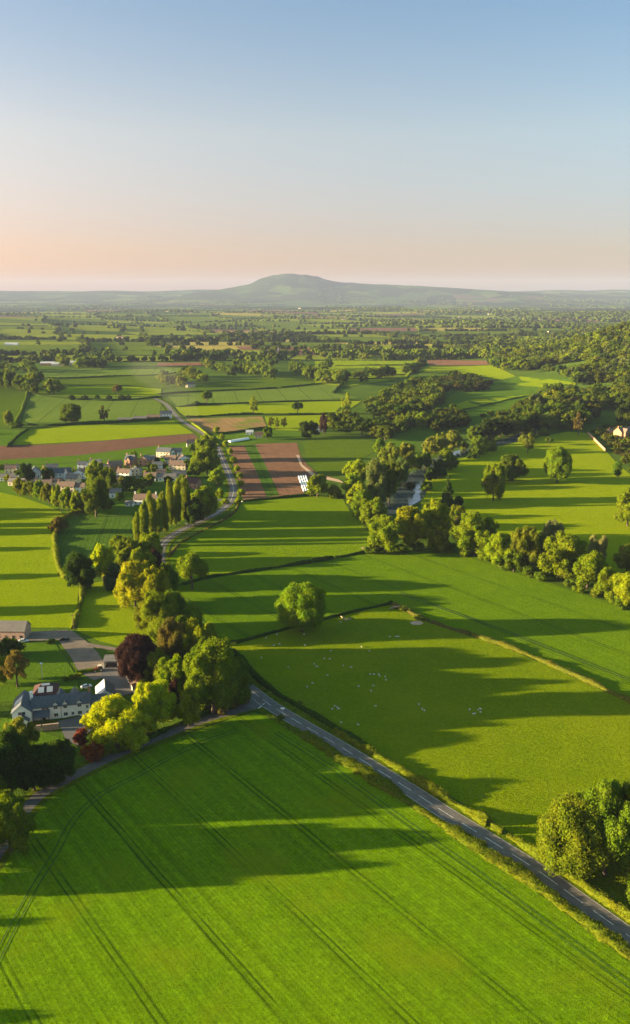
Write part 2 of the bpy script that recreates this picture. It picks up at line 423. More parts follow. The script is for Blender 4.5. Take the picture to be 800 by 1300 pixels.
sheet('field', [(271, 553), (340, 546), (395, 547), (380, 556), (330, 562), (292, 565), (280, 560)], M_lawn, 'grass strip behind the long white polytunnel')
sheet('field', [(400, 459), (475, 456), (541, 457), (535, 466), (521, 473), (516, 480), (440, 491), (400, 487)], M_bright, 'green fields of the middle distance right of centre')
sheet('field', [(541, 456), (625, 458), (628, 463), (545, 464)], M_brown, 'strip of bare pink soil in the distance')
sheet('field', [(540, 465), (625, 464), (655, 478), (650, 486), (605, 476), (560, 473), (530, 472)], M_bright, 'sloping field under the strip of pink soil')
sheet('meadow', [(482, 566), (505, 552), (553, 530), (572, 502), (618, 486), (655, 478), (735, 482), (728, 493), (700, 500), (665, 513), (640, 532), (600, 548),
                 (566, 552), (530, 560), (512, 575)], M_lawn, 'green valley meadow winding between the dark wood and the river', 'meadow')
sheet('meadow', [(660, 478), (732, 485), (728, 492), (690, 493), (655, 489)], M_bright, 'small sunlit meadow below the wooded slope', 'meadow')
sheet('meadow', [(595, 508), (680, 500), (650, 505), (615, 515), (575, 524), (572, 516)], M_bright, 'narrow lit strip in the valley meadow', 'meadow')
sheet('field', [(-80, 548), (0, 545), (30, 547), (12, 568), (0, 569), (-80, 570)], M_lawn, 'small green field at the left edge above the bare red strip')
sheet('field', [(32, 547), (100, 539), (220, 534), (228, 539), (246, 550), (133, 559), (12, 565.5)], M_bright, 'bright green field above the bare red strip')
sheet('field', [(-120, 569), (0, 566), (70, 564), (133, 559.5), (246, 550.5), (254, 559), (100, 578), (0, 584), (-120, 587)], M_brown2, 'long strip of bare red soil above the village')
sheet('field', [(-120, 588), (0, 584), (100, 578), (250, 560), (240, 569), (150, 583), (60, 589), (0, 592), (-120, 596)], M_lawn, 'grass strip between red soil and village')
sheet('village_ground', [(-120, 597), (60, 590), (150, 584), (240, 570), (262, 556), (284, 580), (290, 605), (292, 625), (270, 650), (225, 665), (120, 645), (85, 652), (-120, 620)], M_lawn, 'garden ground of the village', 'ground')
sheet('field', [(291, 567), (330, 563.5), (377, 562), (381, 577), (389, 589), (402, 601), (425, 607), (393, 613), (386, 626), (350, 631), (309, 635), (301, 610)], M_brown,
      'bare red brown vegetable field with a green strip through it')
sheet('vegetable_strip', [(310, 565.3), (324, 564.2), (338, 592), (355, 629), (339, 631), (324, 595)], M_cropd, 'green vegetable rows crossing the bare red field', 'crop')
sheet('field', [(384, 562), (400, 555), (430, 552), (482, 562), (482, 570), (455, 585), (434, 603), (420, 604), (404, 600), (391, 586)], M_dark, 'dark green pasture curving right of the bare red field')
sheet('meadow', [(534, 611), (553, 596), (575, 586), (600, 577), (636, 567), (674, 557), (721, 548), (746, 550), (767, 570), (785, 590), (800, 602), (950, 680), (1050, 800),
                 (800, 748), (700, 716), (600, 690), (552, 672), (535, 650)], M_park, 'sunlit river meadow striped by long tree shadows', 'meadow')
sheet('field', [(211, 711), (222, 742), (234, 741), (267, 733), (334, 723), (400, 713), (454, 703), (484, 698), (470, 676), (445, 650), (436, 634), (400, 629), (350, 633.5), (309, 637), (299, 648), (282, 660), (256, 673), (230, 688)],
      M_striped, 'meadow striped with light and shade beside the road')
sheet('field', [(224, 745), (267, 735), (334, 725), (400, 715), (454, 705), (484, 700), (555, 697), (600, 706), (650, 722), (700, 740), (760, 760), (800, 770), (1150, 880), (1150, 1060), (800, 890),
                (700, 844), (640, 819), (600, 806), (534, 784), (498, 765), (467, 771), (410, 785), (367, 796), (290, 818), (240, 783)], M_arable,
      'cereal field with wheel lines between the tree line and the sheep pasture')
sheet('field', [(291, 821), (367, 799), (410, 788), (467, 774), (497, 768), (534, 787), (600, 809), (640, 822), (700, 847), (800, 893), (1150, 1063), (1900, 1500), (1700, 1800), (1150, 1408), (800, 1166), (730, 1115),
                (620, 1038), (525, 985), (470, 951), (425, 925), (380, 898), (350, 880), (322, 860)], M_past, 'sheep pasture filling the right of the picture', 'pasture')
sheet('field', [(-300, 610), (0, 625), (30, 632), (68, 645), (85, 655), (73, 670), (70, 700), (77, 722), (100, 745), (98, 770), (90, 797), (40, 797), (0, 795), (-300, 800)], M_bright,
      'bright sunlit meadow at the left edge', 'meadow')
sheet('field', [(88, 662), (108, 652), (176, 658), (172, 676), (150, 702), (104, 716), (79, 720), (75, 700), (76, 680)], M_cropd, 'dark leafy crop patch with curved wheel lines')
sheet('field', [(110, 651), (130, 640), (182, 643), (178, 656)], M_lawn, 'cottage paddock beyond the leafy crop', 'paddock')
sheet('meadow', [(108, 742), (150, 735), (165, 755), (195, 785), (200, 830), (160, 822), (128, 815), (98, 801), (101, 780), (107, 760)], M_bright, 'bright meadow under the leaning belt of trees', 'meadow')
sheet('lawn', [(-150, 818), (70, 817), (97, 858), (100, 880), (30, 890), (-150, 900)], M_lawn, 'mown lawn behind the white farmhouse', 'lawn')
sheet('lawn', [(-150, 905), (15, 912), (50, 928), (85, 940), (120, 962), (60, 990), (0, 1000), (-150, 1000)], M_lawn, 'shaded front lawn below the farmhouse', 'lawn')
WHEAT = [(322, 905), (345, 910), (385, 936), (430, 966), (490, 1000), (560, 1050), (620, 1090), (700, 1147), (800, 1222), (1150, 1480), (1500, 1735), (1500, 2100), (-900, 2100), (-500, 1200), (-60, 1175), (0, 1095),
         (22, 1055), (42, 1028), (80, 1003), (116, 983), (152, 968), (202, 946), (255, 926), (296, 912)]
sheet('field', WHEAT, M_wheat, 'young wheat field with paired wheel tracks filling the foreground')

# --- roads
LANE = [(326, 891), (310, 899), (280, 908), (255, 916), (200, 937), (150, 958), (112, 976), (75, 995), (50, 1010), (34, 1026), (14, 1055), (-8, 1090), (-45, 1140), (-100, 1220)]
ROAD = [(1600, 1760), (1400, 1617), (1200, 1474), (1000, 1334), (900, 1262), (800, 1190), (740, 1147), (680, 1104), (620, 1066), (560, 1029), (525, 1006), (480, 978), (425, 944), (385, 921), (344, 896), (318, 876), (298, 859), (264, 824),
        (230, 780), (210, 740), (203, 708), (207, 690), (225, 676), (250, 664), (273, 653), (288, 642), (295, 631), (296, 618), (290, 600), (282, 582), (275, 566), (260, 552), (243, 542), (228, 532), (219, 523), (210, 513), (196, 506)]
VERGE_L = [(1400, 1650), (1000, 1357), (900, 1286), (800, 1212), (740, 1168), (680, 1124), (620, 1085), (560, 1046), (525, 1023), (480, 993), (430, 962), (385, 933), (352, 911)]
VERGE_R = [(1400, 1592), (1000, 1312), (900, 1240), (800, 1169), (740, 1126), (680, 1085), (620, 1048), (560, 1012), (525, 989), (480, 962), (425, 929), (385, 906), (350, 884), (328, 866)]
ribbon('verge', ROAD[:16], 13, M_verge, 'rough grass verges of the straight road', 'verge')
ribbon('verge', ROAD[15:], 11, M_verge, 'grass verges of the winding road towards the village', 'verge')
ribbon('verge', LANE, 8.5, M_verge, 'grass verges of the side lane', 'verge')
ribbon('lane', LANE, 4.2, M_road, 'narrow tarmac side lane passing the farmhouse', 'lane', widths=[(0, 11), (0.035, 5.5), (0.1, 4.2), (1, 4.2)])
ribbon('road', ROAD, 6.2, M_road, 'tarmac road with dashed centre line running into the distance', 'road')
ribbon('road_marking', ROAD[:16], 0.22, M_paint, 'dashed white centre line of the straight road', 'road marking', dash=(6, 9))
ribbon('road_marking', ROAD[19:], 0.3, M_paint, 'white centre line of the winding road', 'road marking')
for sgn, side in ((-1, 'lower'), (1, 'upper')):
    ribbon('road_marking', ROAD[:16], 0.12, M_paint, 'thin white edge line on the %s side of the straight road' % side, 'road marking', shift=sgn * 2.9)
ribbon('road_marking', [(328, 900), (336, 893.5)], 0.5, M_paint, 'short white stop line where the lane meets the road', 'road marking', dash=(1.2, 2))
ribbon('lane', [(289, 634), (280, 635), (269, 633), (255, 626), (240, 612)], 5, M_road, 'village street joining the road at the bend', 'lane')
ribbon('track', [(-60, 812), (0, 810), (45, 808), (84, 806)], 11, M_track, 'gravel farm yard track at the left', 'track')
ribbon('track', [(80, 803), (95, 818), (106, 830), (118, 848), (136, 858)], 15, M_track, 'gravel track leading down to the farm buildings', 'track', widths=[(0, 8), (0.4, 11), (1, 12)])
ribbon('path', [(104, 817), (130, 822), (156, 826), (175, 828)], 3, M_track, 'narrow dirt path leading to the copper beech', 'path')
sheet('driveway', [(73, 916), (125, 904), (133, 915), (106, 935), (100, 948), (84, 940)], M_tarmac, 'dark tarmac parking area before the farmhouse', 'driveway')
sheet('courtyard', [(126, 846), (150, 838), (170, 880), (135, 890)], M_tarmac, 'farm courtyard between garage and long outbuilding', 'courtyard')
sheet('path', [(88, 962), (130, 955), (180, 935), (210, 930), (196, 938), (150, 957)], M_verge, 'grass bank beside the side lane', 'verge')
RIVER = [(478, 653), (496, 643), (512, 634), (522, 623), (526, 608), (538, 598), (552, 588), (572, 579), (600, 571), (630, 563), (655, 557), (685, 545), (715, 530), (760, 515)]
ribbon('river', RIVER, 26, M_water, 'calm river reflecting the sky between wooded banks', 'river', kind='structure', widths=[(0, 22), (0.09, 27), (0.15, 18), (0.3, 16), (0.6, 18), (1, 16)])
ribbon('verge', [(746, 549), (767, 570)], 3, M_verge, 'grass edge at the garden wall', 'verge')
sheet('bare_patch', [(520, 791), (526, 788.5), (534, 789), (538, 791.5), (533, 794), (524, 793.5)], M_soil, 'oval patch of pale bare earth near the hedge corner', 'bare earth')
sheet('bare_patch', [(380, 578), (384, 590), (400, 602), (430, 609), (438, 614), (424, 611), (398, 606), (382, 592), (376, 578)], M_soil, 'curved margin of tan earth round the bare field', 'bare earth')
sheet('bare_patch', [(458, 696), (480, 689), (486, 696), (470, 702)], M_soil, 'worn pink earth at the field corner by the river trees', 'bare earth')
# wheel tracks on the headland of the wheat
M_wheel = plain_mat('wheel_track', (0.035, 0.09, 0.003), 0.4, 0.3, 1.0, 0.4)
HEAD = [(300, 928), (240, 950), (175, 985), (130, 1008), (95, 1040), (70, 1085), (45, 1125), (15, 1180), (-20, 1250), (-60, 1330)]
for k, sh in enumerate((-0.85, 0.85)):
    ribbon('wheel_track', HEAD, 0.34, M_wheel, 'curved wheel track following the lane side of the wheat, %s of a pair' % ('outer' if k == 0 else 'inner'), 'wheel track', shift=sh)
HEAD2 = [(350, 930), (420, 975), (520, 1048), (600, 1105), (700, 1178), (800, 1252), (1000, 1400)]
for k, sh in enumerate((-0.85, 0.85)):
    ribbon('wheel_track', HEAD2, 0.32, M_wheel, 'straight wheel track beside the road hedge, %s of a pair' % ('outer' if k == 0 else 'inner'), 'wheel track', shift=sh)
HEAD3 = [(236, 776), (330, 752), (410, 742), (440, 762), (507, 753), (560, 772), (640, 801), (740, 840), (830, 876), (1000, 950)]
for k, sh in enumerate((-0.9, 0.9)):
    ribbon('wheel_track', HEAD3[4:], 0.6, M_wheel, 'wheel track along the lower edge of the cereal field, %s of a pair' % ('outer' if k == 0 else 'inner'), 'wheel track', shift=sh)
    ribbon('wheel_track', [(230, 768), (252, 800), (262, 812)] if k else [(238, 760), (262, 795), (275, 812)], 0.5, M_wheel, 'short wheel track at the shaded end of the cereal field, %s' % ('left' if k else 'right'), 'wheel track')

# ------------------------------------------------------------------ vegetation prototypes
def ico(sub):
    bm = bmesh.new(); bmesh.ops.create_icosphere(bm, subdivisions=sub, radius=1.0)
    V = np.array([v.co[:] for v in bm.verts]); T = np.array([[v.index for v in f.verts] for f in bm.faces]); bm.free()
    return V, T
ICO1, ICO2 = ico(1), ico(2)

def lobes(kind, rng, n):
    L = []
    def ell(cz, a, b, r0, r1, n, zmin=-0.9):
        k = 0
        while k < n:
            d = rng.normal(size=3); d /= np.linalg.norm(d)
            if d[2] < zmin: continue
            r = rng.uniform(r0, r1); q = rng.uniform(0.86, 1.04)
            L.append(((d[0] * (a - r) * q, d[1] * (a - r) * q, cz + d[2] * (b - r) * q), r)); k += 1
    def big(c, rad, m, lo=0.30, hi=0.48):
        # one bough: a ball of foliage covered with smaller clumps
        L.append((c, rad * 0.86)); k = 0
        while k < m:
            d = rng.normal(size=3); d /= np.linalg.norm(d)
            if d[2] < -0.6: continue
            rr = rad * rng.uniform(lo, hi); q = rad * rng.uniform(0.78, 1.08) - rr * 0.35
            L.append(((c[0] + d[0] * q, c[1] + d[1] * q, c[2] + d[2] * q), rr)); k += 1
    if kind in ('round', 'willow'):
        nb = 11; ph = rng.uniform(0, 6.28)
        for i in range(nb):
            t = (i + 0.5) / nb; z = 0.20 + 0.60 * t; a = ph + i * 2.4 + rng.uniform(-.4, .4)
            env = math.sqrt(max(0.02, 1 - ((z - 0.46) / 0.46) ** 2)); rad = rng.uniform(0.15, 0.22)
            q = max(0.0, 0.5 * env - rad * 0.8) * rng.uniform(0.75, 1.12)
            big((q * math.cos(a), q * math.sin(a), z), rad, max(4, n // 4))
        big((rng.uniform(-.08, .08), rng.uniform(-.08, .08), 0.78), 0.19, n // 4); L.append(((0, 0, 0.45), 0.27))
    elif kind == 'dome':
        ell(0.50, 0.5, 0.49, 0.085, 0.15, int(n * 2.6), -0.85); L.append(((0, 0, 0.5), 0.36))
        for _ in range(7):
            a = rng.uniform(0, 6.28); z = rng.uniform(0.25, 0.8); q = 0.42 * math.sqrt(max(0.1, 1 - ((z - 0.5) / 0.5) ** 2)); L.append(((q * math.cos(a), q * math.sin(a), z), rng.uniform(0.10, 0.13)))
    elif kind == 'spread':
        for _ in range(n):
            a = rng.uniform(0, 2 * math.pi); q = math.sqrt(rng.uniform(0, 1)) * 0.36
            L.append(((q * math.cos(a), q * math.sin(a), rng.uniform(0.42, 0.62) + 0.25 * (1 - q / 0.36)), rng.uniform(0.11, 0.17)))
    elif kind == 'airy':
        for _ in range(int(n * 1.1)):
            a = rng.uniform(0, 2 * math.pi); z = rng.uniform(0.25, 0.95); q = rng.uniform(0.1, 0.42) * math.sqrt(max(0.05, 1 - abs(z - 0.55) * 1.7))
            L.append(((q * math.cos(a), q * math.sin(a), z), rng.uniform(0.05, 0.12)))
    elif kind == 'poplar':
        for i in range(n):
            z = 0.10 + 0.82 * i / n; w = 0.5 * math.sin(math.pi * min(1, (z + 0.08) / 1.1)) ** 0.6
            a = rng.uniform(0, 2 * math.pi)
            L.append(((0.4 * w * math.cos(a), 0.4 * w * math.sin(a), z), w * rng.uniform(0.55, 0.8)))
    elif kind == 'conifer':
        for i in range(n * 2):
            z = 0.06 + 0.9 * (i / (2 * n)) ; w = 0.46 * (1 - z) + 0.05
            a = rng.uniform(0, 2 * math.pi); q = w * rng.uniform(0.4, 0.8)
            L.append(((q * math.cos(a), q * math.sin(a), z), max(0.05, w * rng.uniform(0.35, 0.5))))
    elif kind == 'willow':
        ell(0.54, 0.5, 0.45, 0.09, 0.17, int(n * 1.5)); L.append(((0, 0, 0.55), 0.32))
        for _ in range(n // 2):
            a = rng.uniform(0, 2 * math.pi); L.append(((0.36 * math.cos(a), 0.36 * math.sin(a), rng.uniform(0.16, 0.4)), rng.uniform(0.1, 0.15)))
    elif kind == 'bush':
        for _ in range(n):
            a = rng.uniform(0, 2 * math.pi); q = math.sqrt(rng.uniform(0, 1)) * 0.34
            L.append(((q * math.cos(a), q * math.sin(a), rng.uniform(0.2, 0.78) * (1 - q)), rng.uniform(0.14, 0.24)))
    return L
def squash(kind): return {'poplar': 0.16, 'conifer': 0.4, 'bush': 1.0}.get(kind, 1.0)

def crown_arrays(kind, seed, n_lobes, n_leaf, leaf, core=True, tri=False, core_ico=ICO2):
    rng = np.random.default_rng(seed); L = lobes(kind, rng, n_lobes); sq = squash(kind)
    C = np.array([c for c, r in L]); Rr = np.array([r for c, r in L])
    Rz = Rr * sq if kind in ('poplar', 'conifer') else Rr
    VV = []; TT = []; off = 0
    if core:
        V0, T0 = core_ico
        for c, r, rz in zip(C, Rr, Rz):
            k = 0.78 if n_leaf else 1.0
            jit = 1 + rng.uniform(-0.16, 0.16, (len(V0), 1))
            V = V0 * jit * np.array([r * k, r * k, rz * k * (2.2 if kind == 'poplar' else 1)]) + c
            VV.append(V); TT.append(T0 + off); off += len(V0)
    if n_leaf:
        w = Rr ** 2; w /= w.sum(); li = rng.choice(len(L), n_leaf, p=w)
        d = rng.normal(size=(n_leaf, 3)); d[:, 2] += 0.25; d /= np.linalg.norm(d, axis=1, keepdims=True)
        rad = rng.uniform(0.74, 1.2, (n_leaf, 1)) ** 1.0
        sc = np.stack([Rr[li], Rr[li], Rz[li] * (2.2 if kind == 'poplar' else 1)], 1)
        P = C[li] + d * rad * sc
        # drop most leaves buried in other lobes
        keep = np.ones(n_leaf, bool)
        for j in range(len(L)):
            q = np.linalg.norm((P - C[j]) / np.array([Rr[j], Rr[j], Rz[j] * (2.2 if kind == 'poplar' else 1)]), axis=1)
            keep &= ~((q < 0.78) & (li != j))
        P = P[keep]; d = d[keep]; m = len(P)
        nrm = d + rng.normal(size=(m, 3)) * 0.6; nrm /= np.linalg.norm(nrm, axis=1, keepdims=True)
        a = np.cross(nrm, rng.normal(size=(m, 3))); a /= np.linalg.norm(a, axis=1, keepdims=True); b = np.cross(nrm, a)
        s = leaf * rng.uniform(0.6, 1.35, (m, 1)); s2 = s * rng.uniform(0.5, 0.9, (m, 1))
        if kind == 'willow': b = b * 0.6 + np.array([0, 0, -1.0]) * 0.8
        q0 = P - a * s * 0.5; q1 = P + b * s2 * 0.5 + nrm * s * 0.12; q2 = P + a * s * 0.5; q3 = P - b * s2 * 0.5
        if tri:
            VV.append(np.stack([q0, q1, q2], 1).reshape(-1, 3)); TT.append(np.arange(3 * m).reshape(-1, 3) + off)
        else:
            VV.append(np.stack([q0, q1, q2, q3], 1).reshape(-1, 3))
            i = np.arange(m) * 4 + off; TT.append(np.concatenate([np.stack([i, i + 1, i + 2], 1), np.stack([i, i + 2, i + 3], 1)]))
    V = np.concatenate(VV); T = np.concatenate(TT)
    V[:, 2] = np.maximum(V[:, 2], 0.0)
    return V, T

def trunk_mesh(name, seed, kind):
    rng = random.Random(seed); bm = bmesh.new()
    def limb(p, q, r0, r1, n=6, segs=4, bend=0.02):
        prev = None; d = (q - p)
        for i in range(segs + 1):
            t = i / segs; c = p + d * t + Vector((rng.uniform(-bend, bend), rng.uniform(-bend, bend), 0)) * (1 if 0 < i < segs else 0)
            r = r0 + (r1 - r0) * t; z = d.normalized(); x = z.orthogonal().normalized(); y = z.cross(x)
            ring = [bm.verts.new(c + (x * math.cos(k * 2 * math.pi / n) + y * math.sin(k * 2 * math.pi / n)) * r) for k in range(n)]
            if prev:
                for k in range(n): bm.faces.new((prev[k], prev[(k + 1) % n], ring[(k + 1) % n], ring[k]))
            prev = ring
    top = 0.9 if kind in ('poplar', 'conifer') else 0.62
    limb(Vector((0, 0, -0.02)), Vector((0, 0, top)), 0.036, 0.012, 8, 5)
    if kind not in ('poplar', 'conifer'):
        for i in range(9):
            a = i * 2.4 + rng.random(); z0 = rng.uniform(0.2, 0.5); l = rng.uniform(0.26, 0.38)
            limb(Vector((0, 0, z0)), Vector((l * math.cos(a), l * math.sin(a), z0 + rng.uniform(0.15, 0.35))), 0.014, 0.004, 5, 3)
    me = bpy.data.meshes.new(name); bm.to_mesh(me); bm.free(); me.materials.append(M_BARK)
    return me

PROTO = {}
def proto(kind, lod, var):
    """lod 0 = nearest, 1 = middle; returns crown mesh, trunk mesh"""
    key = (kind, lod, var)
    if key not in PROTO:
        nl, nleaf, leaf = {-1: (38, 42000, 0.024), 0: (30, 17000, 0.036), 1: (20, 4200, 0.062)}[lod]
        if kind == 'airy': nleaf = int(nleaf * 0.5)
        if kind == 'bush': nl = 14; nleaf = nleaf // 3; leaf *= 1.7
        if kind == 'dome': nleaf = int(nleaf * 1.5)
        V, T = crown_arrays(kind, hash_(kind) + var * 17 + lod, nl, nleaf, leaf, core=(kind != 'airy'))
        me = mesh_np('crown', V, T, 3); me.materials.append(M_LEAF)
        PROTO[key] = (me, trunk_mesh('trunk', var + 5, kind))
    return PROTO[key]
def hash_(s): return sum(ord(c) * (i + 3) for i, c in enumerate(s)) % 1000

C_ = dict(green=(0.135, 0.185, 0.006), mid=(0.088, 0.132, 0.008), dark=(0.042, 0.074, 0.010), lime=(0.19, 0.235, 0.006), yellow=(0.30, 0.34, 0.005),
          olive=(0.13, 0.155, 0.010), ochre=(0.15, 0.13, 0.035), copper=(0.045, 0.022, 0.022), red=(0.14, 0.04, 0.025), grey=(0.12, 0.15, 0.035),
          gold=(0.17, 0.19, 0.02), brown=(0.11, 0.10, 0.022), blue=(0.04, 0.085, 0.035))
TREES = []
rnd = random.Random(4)
def T_(px, base, top, w, kind, col, label, group=None, name='tree', cat='tree'):
    p = G(px, base); k = ppm(p); th = math.atan2(H - p.z, math.hypot(p.x, p.y))
    wm = w / k
    # apparent height of an ellipsoid crown of width wm standing on the ground
    want = (base - top) / k; h = want / math.cos(th)
    for _ in range(12):
        a = 0.42 * h; app = (h - a) * math.cos(th) + math.sqrt((a * math.cos(th)) ** 2 + (0.4 * wm * math.sin(th)) ** 2)
        h *= want / app
    c = C_[col] if isinstance(col, str) else col
    TREES.append(dict(p=p, h=max(h, 1.0), w=wm, kind=kind, col=c, label=label, group=group, name=name, cat=cat, force=True, app=(base - top) + w))
def W_(x, y, h, w, kind, col, label, group=None, name='tree', cat='tree', force=False):
    p = Vector((x, y, terr(x, y))); k = ppm(p)
    TREES.append(dict(p=p, h=h, w=w, kind=kind, col=C_[col] if isinstance(col, str) else col, label=label, group=group, name=name, cat=cat, force=force,
                      app=(h + w) * k))
def inpoly(x, y, P):
    c = False; j = len(P) - 1
    for i in range(len(P)):
        xi, yi = P[i]; xj, yj = P[j]
        if (yi > y) != (yj > y) and x < (xj - xi) * (y - yi) / (yj - yi) + xi: c = not c
        j = i
    return c
def fill(poly, spacing, hr, wr, kinds, cols, label, group, seed=1, name='tree', cat='tree', avoid=None, rows=None):
    """trees standing through a wood; poly in photo coordinates, trees on a jittered world grid"""
    r = random.Random(seed); W = [G(*q) for q in poly]; P = [(w.x, w.y) for w in W]
    x0, x1 = min(p[0] for p in P), max(p[0] for p in P); y0, y1 = min(p[1] for p in P), max(p[1] for p in P)
    y = y0; n = 0
    while y < y1:
        x = x0 + (spacing / 2 if n % 2 else 0)
        while x < x1:
            qx, qy = x + r.uniform(-.38, .38) * spacing, y + r.uniform(-.38, .38) * spacing
            if inpoly(qx, qy, P) and not (avoid and avoid(qx, qy)):
                h = r.uniform(*hr); cc = r.choice(cols); c = np.array(C_[cc] if isinstance(cc, str) else cc) * r.uniform(0.4, 0.8)
                W_(qx, qy, h, r.uniform(*wr), r.choice(kinds), tuple(c), label, group, name, cat)
            x += spacing
        y += spacing * 0.9; n += 1

# -- the belt of trees between farmhouse and junction, bottom to top
T_(150, 950, 884, 80, 'round', 'yellow', 'bright yellow-green broad tree in front of the farmhouse car park')
T_(196, 928, 864, 54, 'willow', 'yellow', 'yellow-green weeping tree right of the bright yellow tree by the farmhouse')
T_(270, 906, 811, 76, 'round', 'green', 'tallest green tree at the road junction corner of the belt')
T_(296, 900, 838, 50, 'round', 'mid', 'shaded side tree nearest to the road junction')
T_(222, 892, 834, 46, 'round', 'green', 'green tree left of the tallest tree at the junction')
T_(221, 900, 856, 20, 'round', 'copper', 'small dark purple tree squeezed among the green belt trees')
T_(240, 922, 876, 34, 'willow', 'lime', 'feathery lime shrub tree above the side lane')
T_(201, 872, 824, 44, 'round', 'olive', 'olive and orange tinted tree right of the copper beech')
T_(176, 868, 804, 54, 'dome', 'copper', 'dark copper beech at the end of the long outbuilding')
T_(222, 850, 785, 44, 'round', 'brown', 'brownish green tree above the olive tinted tree')
T_(246, 850, 786, 42, 'round', 'lime', 'lime green tree behind the tallest junction tree')
T_(232, 834, 782, 34, 'round', 'mid', 'mid green tree half hidden behind the lime green one in the belt')
T_(264, 878, 812, 46, 'round', 'mid', 'tree hidden behind the tallest junction tree')
T_(244, 812, 768, 34, 'round', 'green', 'green tree on the road side between the brownish tree and the cereal field')
T_(264, 842, 792, 36, 'round', 'lime', 'bright tree on the road side above the tallest junction tree')
T_(288, 872, 824, 40, 'round', 'mid', 'road side tree filling the corner of the belt beside the pasture hedge')
T_(214, 764, 714, 30, 'round', 'mid', 'shaded tree on the road side above the spreading tree')
T_(222, 796, 748, 30, 'round', 'mid', 'shaded tree on the road side of the leafy green tree')
T_(205, 812, 748, 54, 'round', 'green', 'leafy green tree above the copper beech')
T_(188, 800, 762, 32, 'round', 'olive', 'olive tree at the edge of the bright meadow above the copper beech')
T_(200, 775, 720, 42, 'round', 'lime', 'lime tree on the road side of the golden tree')
T_(172, 770, 712, 50, 'willow', (0.25, 0.26, 0.008), 'wide golden tree leaning over the bright meadow')
T_(180, 745, 694, 42, 'round', 'lime', 'lime tree just above the wide golden tree')
T_(196, 738, 697, 22, 'round', 'copper', 'small purple leaved tree behind the golden tree')
T_(132, 738, 689, 32, 'round', 'yellow', 'yellow round tree beside the dark round tree at the meadow corner')
T_(103, 748, 698, 42, 'round', 'dark', 'dark round tree where hedge and bright meadow meet')
T_(148, 748, 712, 26, 'bush', 'blue', 'dark bluish thicket right of the yellow round tree')
T_(162, 722, 682, 34, 'round', 'olive', 'olive tree between leafy crop and golden tree')
T_(190, 715, 676, 36, 'round', 'lime', 'lime tree at the foot of the poplar row')
T_(152, 706, 678, 22, 'round', 'green', 'small green tree at the right corner of the leafy crop')
T_(244, 748, 696, 46, 'spread', 'green', 'spreading tree alone in the dark corner of the cereal field')
T_(384, 802, 737, 60, 'dome', (0.13, 0.21, 0.006), 'perfectly round solitary tree on the hedge of the cereal field')
# -- farmhouse surroundings
T_(74, 990, 940, 58, 'willow', 'dark', 'dark weeping tree beside the side lane')
T_(103, 944, 922, 22, 'bush', 'red', 'copper red shrub at the corner of the car park', cat='shrub', name='shrub')
T_(119, 964, 938, 30, 'bush', (0.20, 0.065, 0.018), 'orange red shrub below the copper red one', cat='shrub', name='shrub')
T_(28, 958, 912, 40, 'round', 'gold', 'golden topped tree before the left gable of the farmhouse')
T_(14, 1012, 926, 66, 'round', 'dark', 'tall dark green tree at the left edge below the farmhouse')
T_(44, 1004, 944, 46, 'round', 'dark', 'dark green tree between left edge tree and weeping tree')
T_(-18, 1035, 948, 60, 'round', 'mid', 'dark tree partly cut by the left edge beside the lane')
T_(15, 1082, 1008, 60, 'round', 'green', 'round green tree with sunlit top beside the end of the lane')
T_(22, 872, 826, 40, 'airy', 'ochre', 'thin brownish tree on the lawn behind the farmhouse')
T_(0, 868, 828, 30, 'round', 'lime', 'yellow lit tree at the left edge of the lawn')
T_(8, 834, 806, 48, 'bush', 'dark', 'dark bushy thicket in front of the stone barn', cat='shrub', name='shrub')
T_(64, 816, 810, 12, 'bush', 'dark', 'small dark bush on the gravel yard edge', cat='shrub', name='shrub')
for i, (px, b) in enumerate([(84, 864), (92, 862), (99, 861)]):
    T_(px, b, b - 7, 10, 'bush', 'olive', 'round garden shrub in the row between lawn and maroon shed', 'garden shrubs beside the maroon shed', cat='shrub', name='shrub')
for px, b in [(258, 900), (282, 904), (298, 896), (308, 892)]:
    T_(px, b + 2, b - 14, 18, 'bush', 'ochre', 'rough golden undergrowth bush at the foot of the junction trees', 'undergrowth bushes at the junction', cat='shrub', name='shrub')
# -- clump at the right edge
T_(722, 1110, 1014, 94, 'dome', (0.115, 0.165, 0.008), 'big sunlit tree at the front of the clump by the straight road')
T_(768, 1112, 1000, 84, 'round', (0.11, 0.15, 0.008), 'tall tree in the middle of the clump by the straight road')
T_(806, 1112, 996, 90, 'round', (0.10, 0.145, 0.008), 'dark tree at the right edge in the clump by the straight road')
T_(745, 1085, 1010, 64, 'round', (0.10, 0.145, 0.008), 'rear tree of the clump by the straight road')
T_(846, 1120, 1000, 90, 'round', 'dark', 'outermost tree of the clump beyond the right edge')
T_(812, 1152, 1112, 40, 'bush', 'mid', 'low thicket at the right edge under the roadside clump', cat='shrub', name='shrub')
